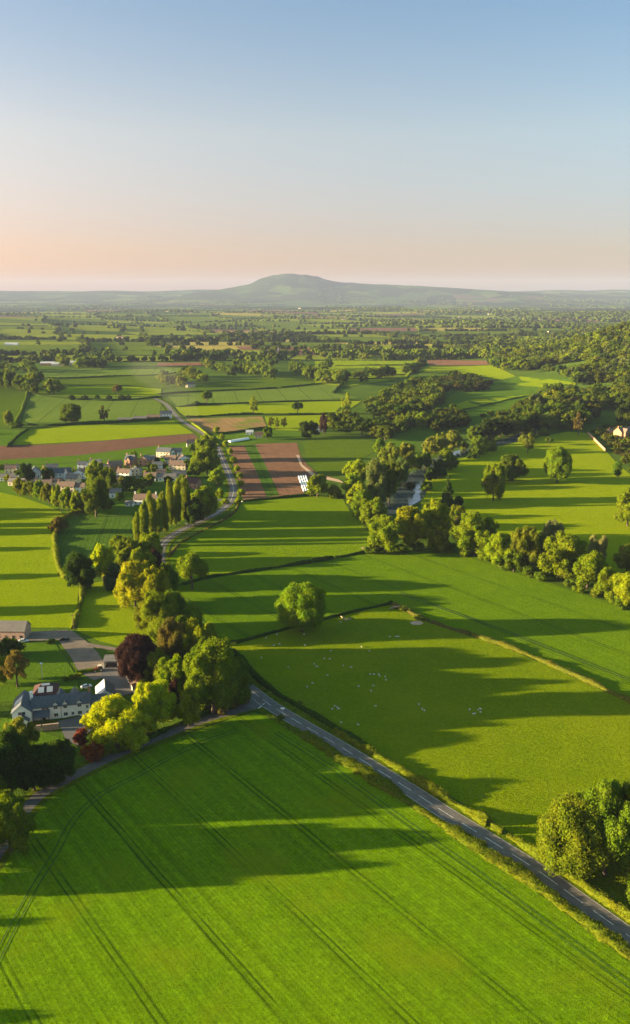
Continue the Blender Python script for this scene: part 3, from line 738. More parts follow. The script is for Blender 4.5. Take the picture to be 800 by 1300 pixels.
# -- tree line right of centre
T_(488, 702, 655, 48, 'round', 'green', 'leftmost tree of the river tree line above a worn pink patch')
T_(522, 694, 642, 44, 'round', 'lime', 'lime tree of the river tree line just below the water')
T_(549, 690, 634, 40, 'round', 'lime', 'pale lime tree right of the open water')
T_(556, 702, 668, 30, 'round', 'olive', 'small olive tree in front of the pale lime tree')
T_(580, 684, 640, 30, 'airy', 'olive', 'thin olive tree behind the river tree line near the water')
T_(602, 706, 648, 56, 'round', 'green', 'broad dark topped tree in the river tree line')
T_(634, 720, 676, 36, 'round', 'lime', 'sunlit small tree right of the broad dark topped tree')
T_(664, 724, 666, 38, 'round', 'olive', 'tall yellowish tree in the middle of the river tree line')
T_(652, 726, 698, 26, 'round', 'mid', 'low green tree before the tall yellowish one')
T_(684, 716, 674, 30, 'round', 'mid', 'shaded tree left of the biggest tree of the line')
T_(710, 735, 676, 64, 'round', 'green', 'biggest rounded tree of the river tree line')
T_(701, 702, 660, 28, 'round', (0.17, 0.18, 0.06), 'pale feathery tree rising behind the biggest tree')
T_(745, 748, 700, 46, 'round', 'green', 'green tree right of the biggest tree of the line')
T_(750, 715, 677, 14, 'poplar', (0.2, 0.2, 0.06), 'left of two pale slim trees behind the tree line')
T_(763, 717, 678, 14, 'poplar', (0.2, 0.2, 0.06), 'right of two pale slim trees behind the tree line')
T_(772, 760, 720, 36, 'round', 'green', 'green tree near the right end of the tree line')
T_(796, 770, 724, 40, 'round', 'lime', 'sunlit tree cut by the right edge of the tree line')
T_(795, 728, 690, 32, 'round', 'gold', 'golden tree at the right edge behind the tree line')
T_(835, 786, 730, 46, 'round', 'mid', 'tree beyond the right edge ending the tree line')
for px, b in [(470, 703), (508, 702), (530, 699), (570, 701), (590, 706), (615, 712), (640, 723), (672, 731), (686, 737), (724, 744), (735, 752), (757, 757), (783, 768), (790, 772)]:
    T_(px, b, b - 14, 18, 'bush', rnd.choice(['mid', 'green', 'olive']), 'low bush at the foot of the river tree line', 'bushes at the foot of the river tree line', cat='shrub', name='shrub')
# -- left bank of the river
T_(403, 631, 602, 30, 'round', 'green', 'round green tree beside the white crop sheets')
T_(425, 632, 612, 16, 'bush', 'olive', 'little sunlit bush right of the tree by the white sheets', cat='shrub', name='shrub')
T_(452, 616, 583, 38, 'round', 'lime', 'upper lime tree on the left river bank')
T_(448, 630, 602, 30, 'round', 'lime', 'second lime tree down the left river bank')
T_(455, 645, 612, 34, 'round', 'lime', 'third lime tree down the left river bank')
T_(460, 658, 622, 30, 'round', 'green', 'fourth tree down the left river bank')
T_(474, 672, 632, 38, 'round', 'green', 'lowest green tree of the left bank beside the striped meadow')
T_(477, 640, 580, 30, 'round', 'grey', 'tall grey green willow on the left river bank')
T_(495, 606, 562, 34, 'round', 'gold', 'golden willow left of centre on the river bank')
T_(514, 600, 562, 30, 'round', 'gold', 'golden willow overhanging the river bend')
T_(496, 622, 585, 30, 'round', 'mid', 'shaded brown willow close to the water')
T_(480, 645, 612, 20, 'round', 'grey', 'grey willow just left of the open water')
T_(482, 576, 556, 18, 'round', 'green', 'green tree above the golden willows')
T_(546, 580, 553, 20, 'round', 'gold', 'leftmost golden bank tree above the river bend')
T_(560, 577, 549, 22, 'round', 'gold', 'middle golden bank tree above the river bend')
T_(575, 573, 545, 22, 'round', 'gold', 'rightmost golden bank tree above the river bend')
T_(530, 596, 573, 18, 'bush', 'mid', 'dark bank bush left of the narrow water')
for px, b, h_, w_ in [(542, 622, 12, 14), (549, 607, 11, 14), (556, 600, 10, 14), (566, 592, 12, 14), (598, 582, 10, 12), (606, 577, 9, 12), (616, 574, 10, 12), (624, 570, 11, 13), (664, 562, 12, 14), (676, 558, 12, 13), (690, 553, 13, 14),
                      (528, 590, 12, 14), (540, 586, 14, 14), (590, 571, 13, 13), (608, 565, 14, 12), (622, 560, 12, 12), (668, 550, 12, 14)]:
    T_(px, b, b - h_, w_, 'bush', rnd.choice(['dark', 'mid', 'olive', 'brown']), 'dense bush overhanging the river bank', 'bushes overhanging the river banks', cat='shrub', name='shrub')
T_(493, 637, 594, 24, 'round', 'mid', 'shaded green tree between the willows and the open water')
T_(509, 616, 580, 22, 'round', 'grey', 'grey green tree leaning over the second stretch of water')
for px, b, t, w in [(541, 624, 611, 16), (547, 611, 592, 18), (558, 603, 583, 20), (521, 621, 612, 13), (604, 582, 566, 14), (613, 578, 562, 15), (624, 574, 559, 15), (566, 585, 568, 16), (540, 594, 574, 18), (606, 568, 552, 16)]:
    T_(px, b, t, w, 'round', rnd.choice(['mid', 'dark', 'green', 'mid']), 'small dark tree of the fringe hiding the river between its glints', 'fringe of trees hiding the river')
T_(600, 560, 541, 16, 'round', 'mid', 'small tree on the far bank between the golden ones and the woods')
# -- park trees right of the river
T_(599, 581, 563, 13, 'conifer', 'dark', 'first small conical tree on the right river bank')
T_(608, 577, 560, 11, 'conifer', 'olive', 'second small conical tree on the right river bank')
T_(617, 571, 552, 12, 'conifer', 'mid', 'third small conical tree on the right river bank')
T_(573, 597, 577, 20, 'round', 'mid', 'bushy tree on the right bank left of the conical ones')
T_(560, 607, 593, 14, 'round', 'dark', 'small dark round tree by the right river bank')
T_(568, 644, 603, 20, 'conifer', 'dark', 'tall dark conifer in the river meadow')
T_(583, 643, 627, 13, 'bush', 'dark', 'dark bush right of the tall dark conifer', cat='shrub', name='shrub')
T_(626, 636, 587, 30, 'round', 'green', 'tree with sunlit upper left in the river meadow')
T_(630, 612, 588, 22, 'round', 'lime', 'small bright tree just behind the meadow pair')
T_(650, 611, 576, 36, 'round', 'mid', 'dull green tree right of the sunlit meadow tree')
T_(707, 613, 567, 34, 'dome', 'green', 'large single oak standing in the sunlit river meadow')
T_(670, 575, 550, 22, 'airy', 'olive', 'light airy tree on the far side of the river meadow')
T_(697, 565, 554, 13, 'spread', 'mid', 'little spreading tree at the top of the river meadow')
T_(734, 553, 525, 22, 'airy', 'brown', 'brownish bare looking tree at the top corner of the meadow')
T_(797, 668, 620, 38, 'round', 'green', 'green tree at the right edge above a pink soil patch')
T_(783, 606, 585, 12, 'poplar', 'mid', 'slim dark garden tree at the right meadow edge')
# -- village and road trees
T_(122, 656, 606, 38, 'round', 'mid', 'lower of two large round trees at the village edge')
T_(123, 622, 584, 26, 'round', 'green', 'upper of two large round trees at the village edge')
T_(138, 625, 592, 20, 'round', 'mid', 'tree right of the upper large village tree')
for px, b, t in [(26, 629, 606), (38, 632, 610), (51, 636, 609), (62, 640, 612), (74, 645, 615), (86, 649, 617), (98, 652, 622), (108, 650, 626)]:
    T_(px, b, t, 18, 'round', rnd.choice(['lime', 'green', 'olive']), 'sunlit tree of the ragged row along the top of the left meadow', 'row of trees between left meadow and village')
T_(33, 613, 588, 24, 'round', 'dark', 'dark tree left of the white gabled house with tall chimney')
T_(61, 613, 592, 18, 'round', 'dark', 'dark tree right of the white gabled house with tall chimney')
T_(75, 676, 656, 24, 'round', 'brown', 'brownish hedgerow tree at the left meadow corner')
for i in range(13):
    px = 176 + 5.2 * i + rnd.uniform(-1.8, 1.8); b = 694 - 2.9 * i + rnd.uniform(-2, 2)
    T_(px, b, b - rnd.uniform(40, 64), rnd.uniform(8.5, 13), 'poplar', (0.16, 0.20, 0.008), 'slender upright poplar in the sunlit row beside the road', 'row of slender poplars beside the road', name='poplar_tree', cat='poplar')
T_(258, 660, 616, 34, 'round', 'lime', 'lime tree at the bend of the road right of the poplars')
T_(246, 668, 632, 28, 'round', 'dark', 'dark lower tree between poplars and road bend')
T_(276, 616, 594, 22, 'round', 'lime', 'rounded lime tree inside the road curve')
T_(263, 603, 568, 34, 'round', 'green', 'big green tree between village and winding road')
T_(262, 585, 552, 32, 'round', 'green', 'upper green tree beside the winding road')
T_(248, 606, 586, 18, 'round', 'mid', 'green tree left of the big one by the winding road')
T_(279, 632, 618, 12, 'bush', 'lime', 'small bush inside the road bend', cat='shrub', name='shrub')
for px, b in [(283, 640), (278, 558), (283, 567), (289, 576), (294, 587), (298, 598), (302, 607), (303, 617), (303, 628), (300, 638), (272, 549)]:
    T_(px + 3, b, b - 9, 10, 'bush', 'lime', 'sunlit bush of the ragged verge beside the winding road', 'bushes along the winding road', cat='shrub', name='shrub')
VILL = [(10, 612, 600, 12), (146, 614, 600, 18), (156, 616, 602, 14), (165, 622, 600, 24), (150, 628, 612, 20), (176, 622, 603, 24), (190, 616, 598, 18), (196, 600, 586, 12), (172, 602, 588, 14), (158, 604, 592, 12),
        (208, 596, 584, 10), (200, 590, 578, 8), (170, 582, 570, 12), (214, 614, 602, 14), (228, 606, 594, 12), (180, 634, 618, 16), (152, 636, 622, 14), (138, 646, 630, 18), (238, 596, 580, 14), (232, 612, 600, 12),
        (112, 602, 590, 14), (96, 604, 594, 10), (140, 604, 592, 14), (246, 574, 560, 14), (130, 596, 586, 10), (84, 603, 594, 8), (55, 601, 592, 9), (18, 600, 591, 9), (4, 596, 588, 10), (222, 580, 570, 8), (190, 596, 586, 9), (186, 606, 594, 12)]
for px, b, t, w in VILL:
    T_(px, b, b - (b - t) * 0.85, w * 0.85, 'round', rnd.choice(['mid', 'green', 'olive', 'dark', 'lime']), 'garden tree standing between the village houses', 'garden trees among the village houses')
T_(340, 558, 542, 14, 'round', 'mid', 'dark round tree behind the bare red field')
T_(344, 544, 528, 12, 'airy', 'olive', 'leftmost of three thin pale trees behind the bare field')
T_(352, 545, 531, 10, 'airy', 'olive', 'middle of three thin pale trees behind the bare field')
T_(361, 544, 529, 12, 'airy', 'olive', 'rightmost of three thin pale trees behind the bare field')
T_(392, 556, 534, 26, 'round', 'dark', 'dark tree beside the small white building near the wood')
T_(411, 552, 524, 11, 'round', (0.06, 0.04, 0.03), 'dark reddish conifer at the left end of the wood')
T_(322, 526, 504, 18, 'airy', 'lime', 'pale yellowish tree on the bright strip field')
T_(378, 526, 509, 18, 'spread', 'dark', 'dark round oak on the bright strip field')
T_(439, 530, 500, 18, 'airy', 'lime', 'pale feathery tree at the near corner of the dark wood')
T_(263, 514, 495, 17, 'spread', 'mid', 'spreading oak beside a dark bush above the strip fields')
T_(250, 515, 508, 14, 'bush', 'dark', 'dark wide bush left of the spreading oak', cat='shrub', name='shrub')
T_(91, 538, 511, 28, 'dome', 'mid', 'large round tree above the bright green field on the left')
T_(133, 537, 516, 19, 'airy', 'brown', 'brownish thin tree right of the large round tree')
T_(11, 540, 521, 14, 'round', 'gold', 'small golden tree at the foot of the left hillside')
T_(22, 543, 533, 18, 'bush', 'dark', 'dark bushes beside the small golden tree', cat='shrub', name='shrub')
T_(150, 503, 487, 15, 'spread', 'brown', 'brownish spreading tree on the thin sunlit strip')
for px, b, t, w in [(4, 492, 470, 22), (14, 494, 470, 20), (26, 496, 476, 20), (38, 498, 480, 18), (44, 500, 486, 12)]:
    T_(px, b, t, w, 'round', 'mid', 'tree of the small wood on top of the left hillside', 'wood on top of the left hillside')
for px in (92, 108, 124, 139, 155, 163):
    T_(px, 508, 500, 9, 'bush', 'dark', 'dark scrub bush along the edge of the pale crop field', 'scrub along the pale crop field', cat='shrub', name='shrub')
# trees just outside the left edge whose shadows reach into the picture
for px, b, h in [(-30, 1024, 21), (-60, 1050, 13), (-75, 1073, 17.5), (-60, 1094, 13), (-85, 1113, 19), (-120, 1130, 14), (-90, 677, 19), (-75, 655, 16), (-60, 905, 20), (-90, 985, 22), (-180, 780, 18), (-60, 775, 14), (-130, 735, 15), (-140, 700, 15), (-200, 660, 22),
                 (-120, 650, 18), (-60, 668, 15), (-260, 640, 22), (-330, 690, 18), (-430, 1190, 14), (-400, 1312, 12), (-430, 1335, 12), (-60, 838, 14), (-40, 596, 14), (-90, 552, 15), (-160, 560, 15), (-180, 546, 16)]:
    p = G(px, b); W_(p.x, p.y, h, h * (0.6 if b > 1020 else 0.78), 'round', 'mid', 'hedgerow tree outside the left edge casting its long shadow into the picture', 'hedgerow trees outside the left edge', force=True)

# -- woods
for kk, pp in enumerate(([(462, 520), (490, 502), (520, 490), (548, 485), (564, 492), (566, 510), (550, 522), (520, 531), (497, 538), (475, 532)],
                         [(416, 543), (436, 533), (468, 541), (500, 541), (530, 532), (548, 538), (520, 550), (498, 560), (466, 559), (430, 553)])):
    fill(pp, 18, (10, 19), (14, 22), ['round', 'round', 'spread'], [tuple(np.array(C_[k]) * 1.3) for k in ('dark', 'mid', 'mid', 'green', 'olive')], 'broadleaf tree of the dark wood beyond the bare red field', 'dark wood beyond the bare red field', 3 + kk)
fill([(560, 486), (575, 478), (600, 482), (622, 488), (618, 497), (580, 498), (562, 498)], 14, (10, 15), (12, 16), ['round'], ['dark', 'mid', 'brown'],
     'tree of the small dark copse at the head of the valley meadow', 'small dark copse in the valley', 5)
fill([(545, 542), (553, 530), (575, 526), (598, 532), (596, 541), (570, 546), (550, 549)], 12, (10, 16), (12, 15), ['round'], ['mid', 'olive', 'dark'], 'tree of the copse in the middle of the valley meadow', 'copse in the valley meadow', 6)
fill([(596, 530), (640, 525), (668, 512), (700, 497), (706, 502), (672, 522), (650, 530)], 12, (6, 11), (8, 12), ['round', 'bush'], ['mid', 'olive'], 'small tree of the thin line crossing the valley meadow', 'thin tree line crossing the valley', 7)
def glade(x, y): return math.sin(x / 61 + y / 95) * math.sin(y / 73 - x / 120) > 0.62
SLOPE = [(604, 562), (625, 552), (652, 536), (672, 520), (704, 500), (728, 494), (734, 480), (700, 478), (662, 474), (640, 466), (628, 456), (600, 446), (640, 432), (700, 436), (740, 420), (800, 406), (900, 404), (1010, 420), (1040, 500), (990, 560), (860, 570), (800, 540), (770, 537), (745, 545), (700, 548), (655, 553), (622, 560)]
fill(SLOPE, 20, (13, 24), (18, 29), ['round', 'round', 'spread'], [tuple(np.array(C_[k]) * 1.2) for k in ('mid', 'green', 'green', 'olive', 'mid', 'grey', 'dark', 'lime')],
     'tree of the great wood covering the slope on the right', 'great wood on the right hand slope', 8, avoid=glade)
# garden at the right edge
fill([(748, 545), (770, 541), (800, 543), (830, 560), (850, 620), (810, 605), (788, 586), (770, 566)], 9, (3, 8), (5, 9), ['round', 'bush'], ['olive', 'brown', 'green', 'mid', 'gold'],
     'garden tree or bush round the big house at the right edge', 'garden planting round the big house', 9)
# tree groups of the middle distance
MIDG = [((36, 492), (52, 488), 6), ((30, 470), (44, 478), 7), ((77, 464), (86, 468), 5), ((98, 468), (136, 466), 16), ((98, 455), (142, 452), 10), ((57, 458), (70, 456), 3), ((205, 486), (236, 492), 9), ((232, 478), (262, 486), 10), ((262, 466), (300, 478), 16),
        ((300, 470), (350, 484), 16), ((318, 460), (352, 468), 10), ((372, 472), (400, 478), 9), ((390, 484), (402, 478), 5), ((213, 452), (276, 454), 16), ((280, 455), (300, 453), 6), ((400, 482), (434, 488), 14), ((410, 470), (420, 466), 4),
        ((515, 478), (538, 462), 9), ((434, 486), (440, 480), 4), ((455, 484), (500, 478), 12), ((0, 470), (20, 475), 5), ((470, 452), (540, 455), 22), ((400, 452), (470, 456), 20), ((540, 452), (640, 456), 26), ((622, 462), (660, 474), 12),
        ((60, 500), (80, 499), 3)]
for k, ((x0, y0), (x1, y1), n) in enumerate(MIDG):
    r = random.Random(k + 50)
    for i in range(n):
        t = (i + r.uniform(-.3, .3)) / n
        p = G(x0 + (x1 - x0) * t, y0 + (y1 - y0) * t + r.uniform(-2.5, 2.5))
        W_(p.x, p.y, r.uniform(16, 27), r.uniform(17, 27), r.choice(['round', 'round', 'spread']), r.choice(['mid', 'dark', 'green', 'olive']),
           'tree in one of the groups scattered between the far fields', 'tree groups between the far fields')

# ------------------------------------------------------------------ place the trees
def wood_mass(items, name, label, cat):
    """the remaining, smallest trees as one mesh"""
    LOD = {}
    def base(kind, v, lod):
        k = (kind, v, lod)
        if k not in LOD:
            if lod == 0: LOD[k] = crown_arrays(kind, 900 + v, 9, 420, 0.13, True, True, ICO1)
            elif lod == 1: LOD[k] = crown_arrays(kind, 900 + v, 5, 0, 0, True, True, ICO1)
            else:
                V0, T0 = ICO1; r = np.random.default_rng(v); LOD[k] = (V0 * (1 + r.uniform(-.25, .25, (12, 1))) * [0.5, 0.5, 0.5] + [0, 0, 0.5], T0)
        return LOD[k]
    VV, TT, CC, off = [], [], [], 0
    rng = np.random.default_rng(77)
    for it in items:
        x, y, z, h, w, kind, col, lod = it
        if kind == 'airy': kind = 'round'
        V, T = base(kind, int(rng.integers(0, 5)), lod)
        a = rng.uniform(0, 6.28); c, s = math.cos(a), math.sin(a)
        P = np.empty_like(V); P[:, 0] = (V[:, 0] * c - V[:, 1] * s) * w + x; P[:, 1] = (V[:, 0] * s + V[:, 1] * c) * w + y; P[:, 2] = V[:, 2] * h + z - 0.3
        VV.append(P); TT.append(T + off); off += len(V); CC.append(np.tile(np.array([*col, 1.0]), (len(V), 1)))
    V = np.concatenate(VV); T = np.concatenate(TT); me = mesh_np(name, V, T, 3)
    ca = me.color_attributes.new('tint', 'FLOAT_COLOR', 'POINT'); ca.data.foreach_set('color', np.concatenate(CC).astype(np.float32).ravel())
    o = link(name, me, M_LEAFA); tag(o, label, cat, kind='stuff'); print(name, len(items), len(T)); return o

MAXIND = 285
forced = [t for t in TREES if t['force']]; rest = [t for t in TREES if not t['force']]
def inframe(t):
    x, y = proj(*t['p']); return -20 < x < 820 and y < 1320
ntree = sum(t['cat'] == 'tree' for t in forced)
rest.sort(key=lambda t: -t['app'] if inframe(t) else 0)
n_ind = max(0, MAXIND - ntree); near = [t for t in rest if t['cat'] == 'tree'][:n_ind]; near_ids = set(id(t) for t in near)
indiv = forced + near
mass = [t for t in rest if id(t) not in near_ids]
print('trees forced', len(forced), 'near', len(near), 'mass', len(mass), 'trees', ntree)
for i, t in enumerate(indiv):
    px_h = t['h'] * ppm(t['p']); lod = -1 if px_h > 66 else (0 if px_h > 34 else 1)
    cm, tm = proto(t['kind'], lod, i % (4 if t['kind'] == 'round' else 2))
    rz = rnd.uniform(0, 6.28)
    if px_h < 7 or t['cat'] == 'shrub':
        o = link(t['name'], cm); root = o; o.color = (*t['col'], 1)
    else:
        root = empty(t['name']); 
        o = link('crown', cm, None, root); o.color = (*[c * rnd.uniform(0.92, 1.08) for c in t['col']], 1)
        link('trunk', tm, None, root)
    root.location = t['p']; root.rotation_euler = (0, 0, rz); root.scale = (t['w'] * rnd.uniform(0.93, 1.07), t['w'] * rnd.uniform(0.93, 1.07), t['h'])
    tag(root, t['label'], t['cat'], t['group'])
wood_mass([(t['p'].x, t['p'].y, t['p'].z, t['h'], t['w'], t['kind'], t['col'], 0 if t['p'].y < 1900 else 1) for t in mass], 'woodland', 'dense broadleaf woodland covering the slopes and copses of the middle distance', 'woodland')

# ------------------------------------------------------------------ hedges
def hedge_arrays(P, w, h, rng, leaf=0.35, dens=5.0, gap=0.0, jag=0.25):
    VV, TT = [], []; off = 0
    prof = [(-0.5, 0.0), (-0.52, 0.55), (-0.3, 0.92), (0.05, 1.0), (0.34, 0.9), (0.5, 0.5), (0.5, 0.0)]
    n = len(P); V = []; ks = len(prof); lows = np.interp(np.arange(n), np.arange(0, n + 6, 6), rng.uniform(0.45, 1.35, len(np.arange(0, n + 6, 6))))
    for i, p in enumerate(P):
        t = (P[min(i + 1, n - 1)] - P[max(i - 1, 0)]).normalized(); nr = Vector((-t.y, t.x, 0))
        for a, b in prof:
            q = p + nr * (a * w * lows[i] * (1 + rng.uniform(-jag, jag))); z = terr(q.x, q.y) + b * h * lows[i] * (1 + rng.uniform(-jag, jag))
            V.append((q.x + rng.uniform(-.2, .2) * w * .5, q.y + rng.uniform(-.2, .2) * w * .5, z))
    V = np.array(V); T = []
    for i in range(n - 1):
        if rng.random() < gap: continue
        for k in range(ks - 1):
            a = i * ks + k; T += [(a, a + 1, a + ks + 1), (a, a + ks + 1, a + ks)]
    T = np.array(T)
    if dens > 0 and len(T):
        A, B, C = V[T[:, 0]], V[T[:, 1]], V[T[:, 2]]; cr = np.cross(B - A, C - A); ar = np.linalg.norm(cr, axis=1) / 2
        m = int(ar.sum() * dens / 2); m = min(m, 90000)
        fi = rng.choice(len(T), m, p=ar / ar.sum()); u = rng.uniform(0, 1, (m, 2)); f = u.sum(1) > 1; u[f] = 1 - u[f]
        P0 = A[fi] + (B - A)[fi] * u[:, :1] + (C - A)[fi] * u[:, 1:]
        nr = cr[fi] / (2 * ar[fi][:, None] + 1e-9)
        up = np.array([0, 0, 1.0]); nr = nr * np.sign((nr * up).sum(1, keepdims=True) + 1e-6)
        P0 = P0 + nr * rng.uniform(-0.2, 1.2, (m, 1)) * leaf
        nn = nr + rng.normal(size=(m, 3)) * 0.6; nn /= np.linalg.norm(nn, axis=1, keepdims=True)
        a = np.cross(nn, rng.normal(size=(m, 3))); a /= np.linalg.norm(a, axis=1, keepdims=True); b = np.cross(nn, a); s = leaf * rng.uniform(0.6, 1.5, (m, 1))
        Q = np.stack([P0 - a * s * .5, P0 + b * s * .6, P0 + a * s * .5], 1).reshape(-1, 3)
        T = np.concatenate([T, np.arange(3 * m).reshape(-1, 3) + len(V)]); V = np.concatenate([V, Q])
    return V, T
def hedge(path, w, h, col, label, leaf=0.35, dens=5.0, gap=0.0, name='hedge', cat='hedge', step=1.6, jag=0.25):
    P = smooth_path([G(*p) for p in path], step); rng = np.random.default_rng(len(P) + int(path[0][0]))
    V, T = hedge_arrays(P, w, h, rng, leaf, dens, gap, jag); me = mesh_np(name, V, T, 3)
    me.materials.append(M_LEAF); o = link(name, me); o.color = (*C_[col], 1) if isinstance(col, str) else (*col, 1); tag(o, label, cat); return o
hedge(VERGE_L[:12], 3.6, 1.0, (0.125, 0.155, 0.008), 'low golden green hedge between the straight road and the wheat', 0.3, 34, gap=0.02, jag=0.45)
hedge([(428, 957), (400, 942), (370, 924), (345, 908)], 1.6, 0.7, 'mid', 'thin shaded hedge at the road junction beside the wheat', 0.3, 5, gap=0.15)
hedge(VERGE_R[:11], 2.2, 2.1, (0.125, 0.15, 0.008), 'low golden hedge between the straight road and the sheep pasture', 0.32, 26, gap=0.03, jag=0.4)
hedge([(470, 954), (425, 925), (385, 901), (350, 880), (326, 860), (310, 842), (296, 826)], 2.0, 1.5, 'dark', 'dark hedge between junction and sheep pasture', 0.35, 5)
hedge([(287, 819), (320, 811), (367, 798), (410, 787), (440, 779), (467, 773), (498, 766)], 2.4, 1.7, 'dark', 'dark hedge from the belt past the round solitary tree', 0.4, 5)
hedge([(500, 767), (515, 775), (534, 785), (567, 797), (597, 806)], 2.2, 1.2, 'brown', 'dark sunken hedge running down from the hedge corner', 0.35, 5, gap=0.1)
hedge([(600, 807), (640, 820), (670, 832), (700, 845), (750, 867), (800, 891), (900, 940)], 2.6, 1.5, (0.12, 0.13, 0.015), 'sunlit tan hedge between cereal field and sheep pasture', 0.4, 6)
hedge([(232, 743), (267, 733), (334, 723), (400, 713), (454, 703), (486, 697)], 2.2, 1.5, 'dark', 'dark trimmed hedge below the striped meadow', 0.35, 5, gap=0.03)
hedge([(309, 637), (350, 633), (386, 630), (410, 630), (436, 632)], 2.0, 1.5, 'dark', 'hedge between bare red field and striped meadow', 0.35, 5)
hedge([(303, 640), (298, 650), (282, 662), (256, 675), (230, 690), (214, 708)], 1.8, 1.1, 'brown', 'low hedge on the meadow side of the winding road', 0.35, 4, gap=0.1)
hedge([(120, 643), (100, 650), (85, 656), (76, 663), (70, 674), (71, 700), (75, 722), (84, 735)], 3.0, 2.4, 'olive', 'overgrown hedge round the left corner of the leafy crop', 0.45, 5)
hedge([(106, 745), (104, 758), (100, 775), (96, 788), (93, 798)], 2.6, 2.2, 'olive', 'short golden hedge between the two bright meadows', 0.4, 6)
hedge([(160, 951), (195, 934), (225, 921), (255, 909), (285, 898), (308, 890)], 3.0, 1.6, 'dark', 'dark hedge between the belt of trees and the side lane', 0.35, 5)
hedge([(96, 856), (110, 853), (128, 852)], 2.2, 1.8, 'mid', 'clipped garden hedge beside the gravel track', 0.3, 6)
hedge([(42, 918), (75, 914), (100, 909), (125, 904)], 1.0, 0.7, 'mid', 'low planting along the front wall of the farmhouse', 0.3, 6)
hedge([(28, 538), (60, 541), (100, 539), (150, 537), (215, 532)], 3.5, 2.6, 'dark', 'hedge above the bright green field on the left', 0.6, 2.5, step=4)
hedge([(35, 497), (30, 515), (22, 532), (14, 544)], 3.0, 2.0, 'mid', 'hedge at the foot of the left hillside field', 0.6, 2, step=4)
hedge([(36, 545), (22, 555), (10, 568)], 3.5, 2.5, 'dark', 'short slanting hedge left of the bright green field', 0.6, 2, step=4)
hedge([(40, 500), (60, 504), (95, 507), (140, 509), (175, 507), (205, 505)], 3.5, 2.5, 'dark', 'hedge above the pale crop field', 0.7, 2, step=5)
hedge([(57, 481), (100, 480), (150, 478), (200, 476.5), (245, 472)], 4, 2.6, 'dark', 'hedge below the white farm sheds', 0.8, 1.5, step=6)
hedge([(200, 501), (240, 498), (272, 496.5), (320, 494.5), (352, 493)], 4, 2.6, 'dark', 'left part of the hedge below the farm among trees', 0.8, 1.5, step=6)
hedge([(356, 492.5), (380, 490), (405, 487.5), (433, 486.5)], 4, 2.6, 'dark', 'right part of the hedge below the farm among trees', 0.8, 1.5, step=6)
hedge([(227, 517), (262, 514), (310, 512), (355, 510.5), (400, 509.5), (458, 509)], 3.5, 2.6, 'dark', 'hedge above the field with the dark oak', 0.7, 2, step=5)
hedge([(237, 530), (275, 528), (320, 526.5), (360, 527), (400, 526.5), (425, 526)], 3.5, 2.4, 'dark', 'hedge below the field with the dark oak', 0.6, 2, step=4)
hedge([(271, 552), (290, 550), (315, 547), (339, 544)], 3.0, 2.2, 'dark', 'hedge along the lower edge of the tan stubble', 0.6, 2, step=4)
hedge([(240, 535), (256, 546), (268, 556), (277, 566)], 2.5, 1.6, 'lime', 'sunlit hedge along the road beside the stubble', 0.5, 3, step=3)
hedge([(425, 465), (460, 464.5), (500, 464.5), (533, 464)], 4, 2.6, 'dark', 'upper hedge across the far fields right of centre', 0.9, 1.2, step=7)
hedge([(425, 476), (460, 476), (500, 477), (514, 477)], 4, 2.6, 'dark', 'middle hedge across the far fields right of centre', 0.9, 1.2, step=7)
hedge([(440, 482), (470, 481), (508, 481)], 3.5, 2.2, 'dark', 'lower hedge across the far fields right of centre', 0.9, 1.2, step=7)
hedge([(423, 499), (430, 492), (436, 487)], 3.5, 2.5, 'dark', 'short slanting hedge left of the dark wood', 0.8, 1.5, step=5)
hedge([(541, 462), (530, 468), (520, 476)], 5, 4, 'dark', 'tall hedge curving down from the pink soil strip', 0.9, 1.5, step=6)
hedge([(560, 552), (600, 545), (640, 533)], 3.0, 2.0, 'mid', 'hedge crossing the valley meadow near the river', 0.6, 2, step=5)
hedge([(575, 524), (615, 515), (650, 507), (690, 499)], 3.0, 1.6, 'dark', 'hedge along the narrow lit strip of the valley', 0.7, 1.5, step=5)

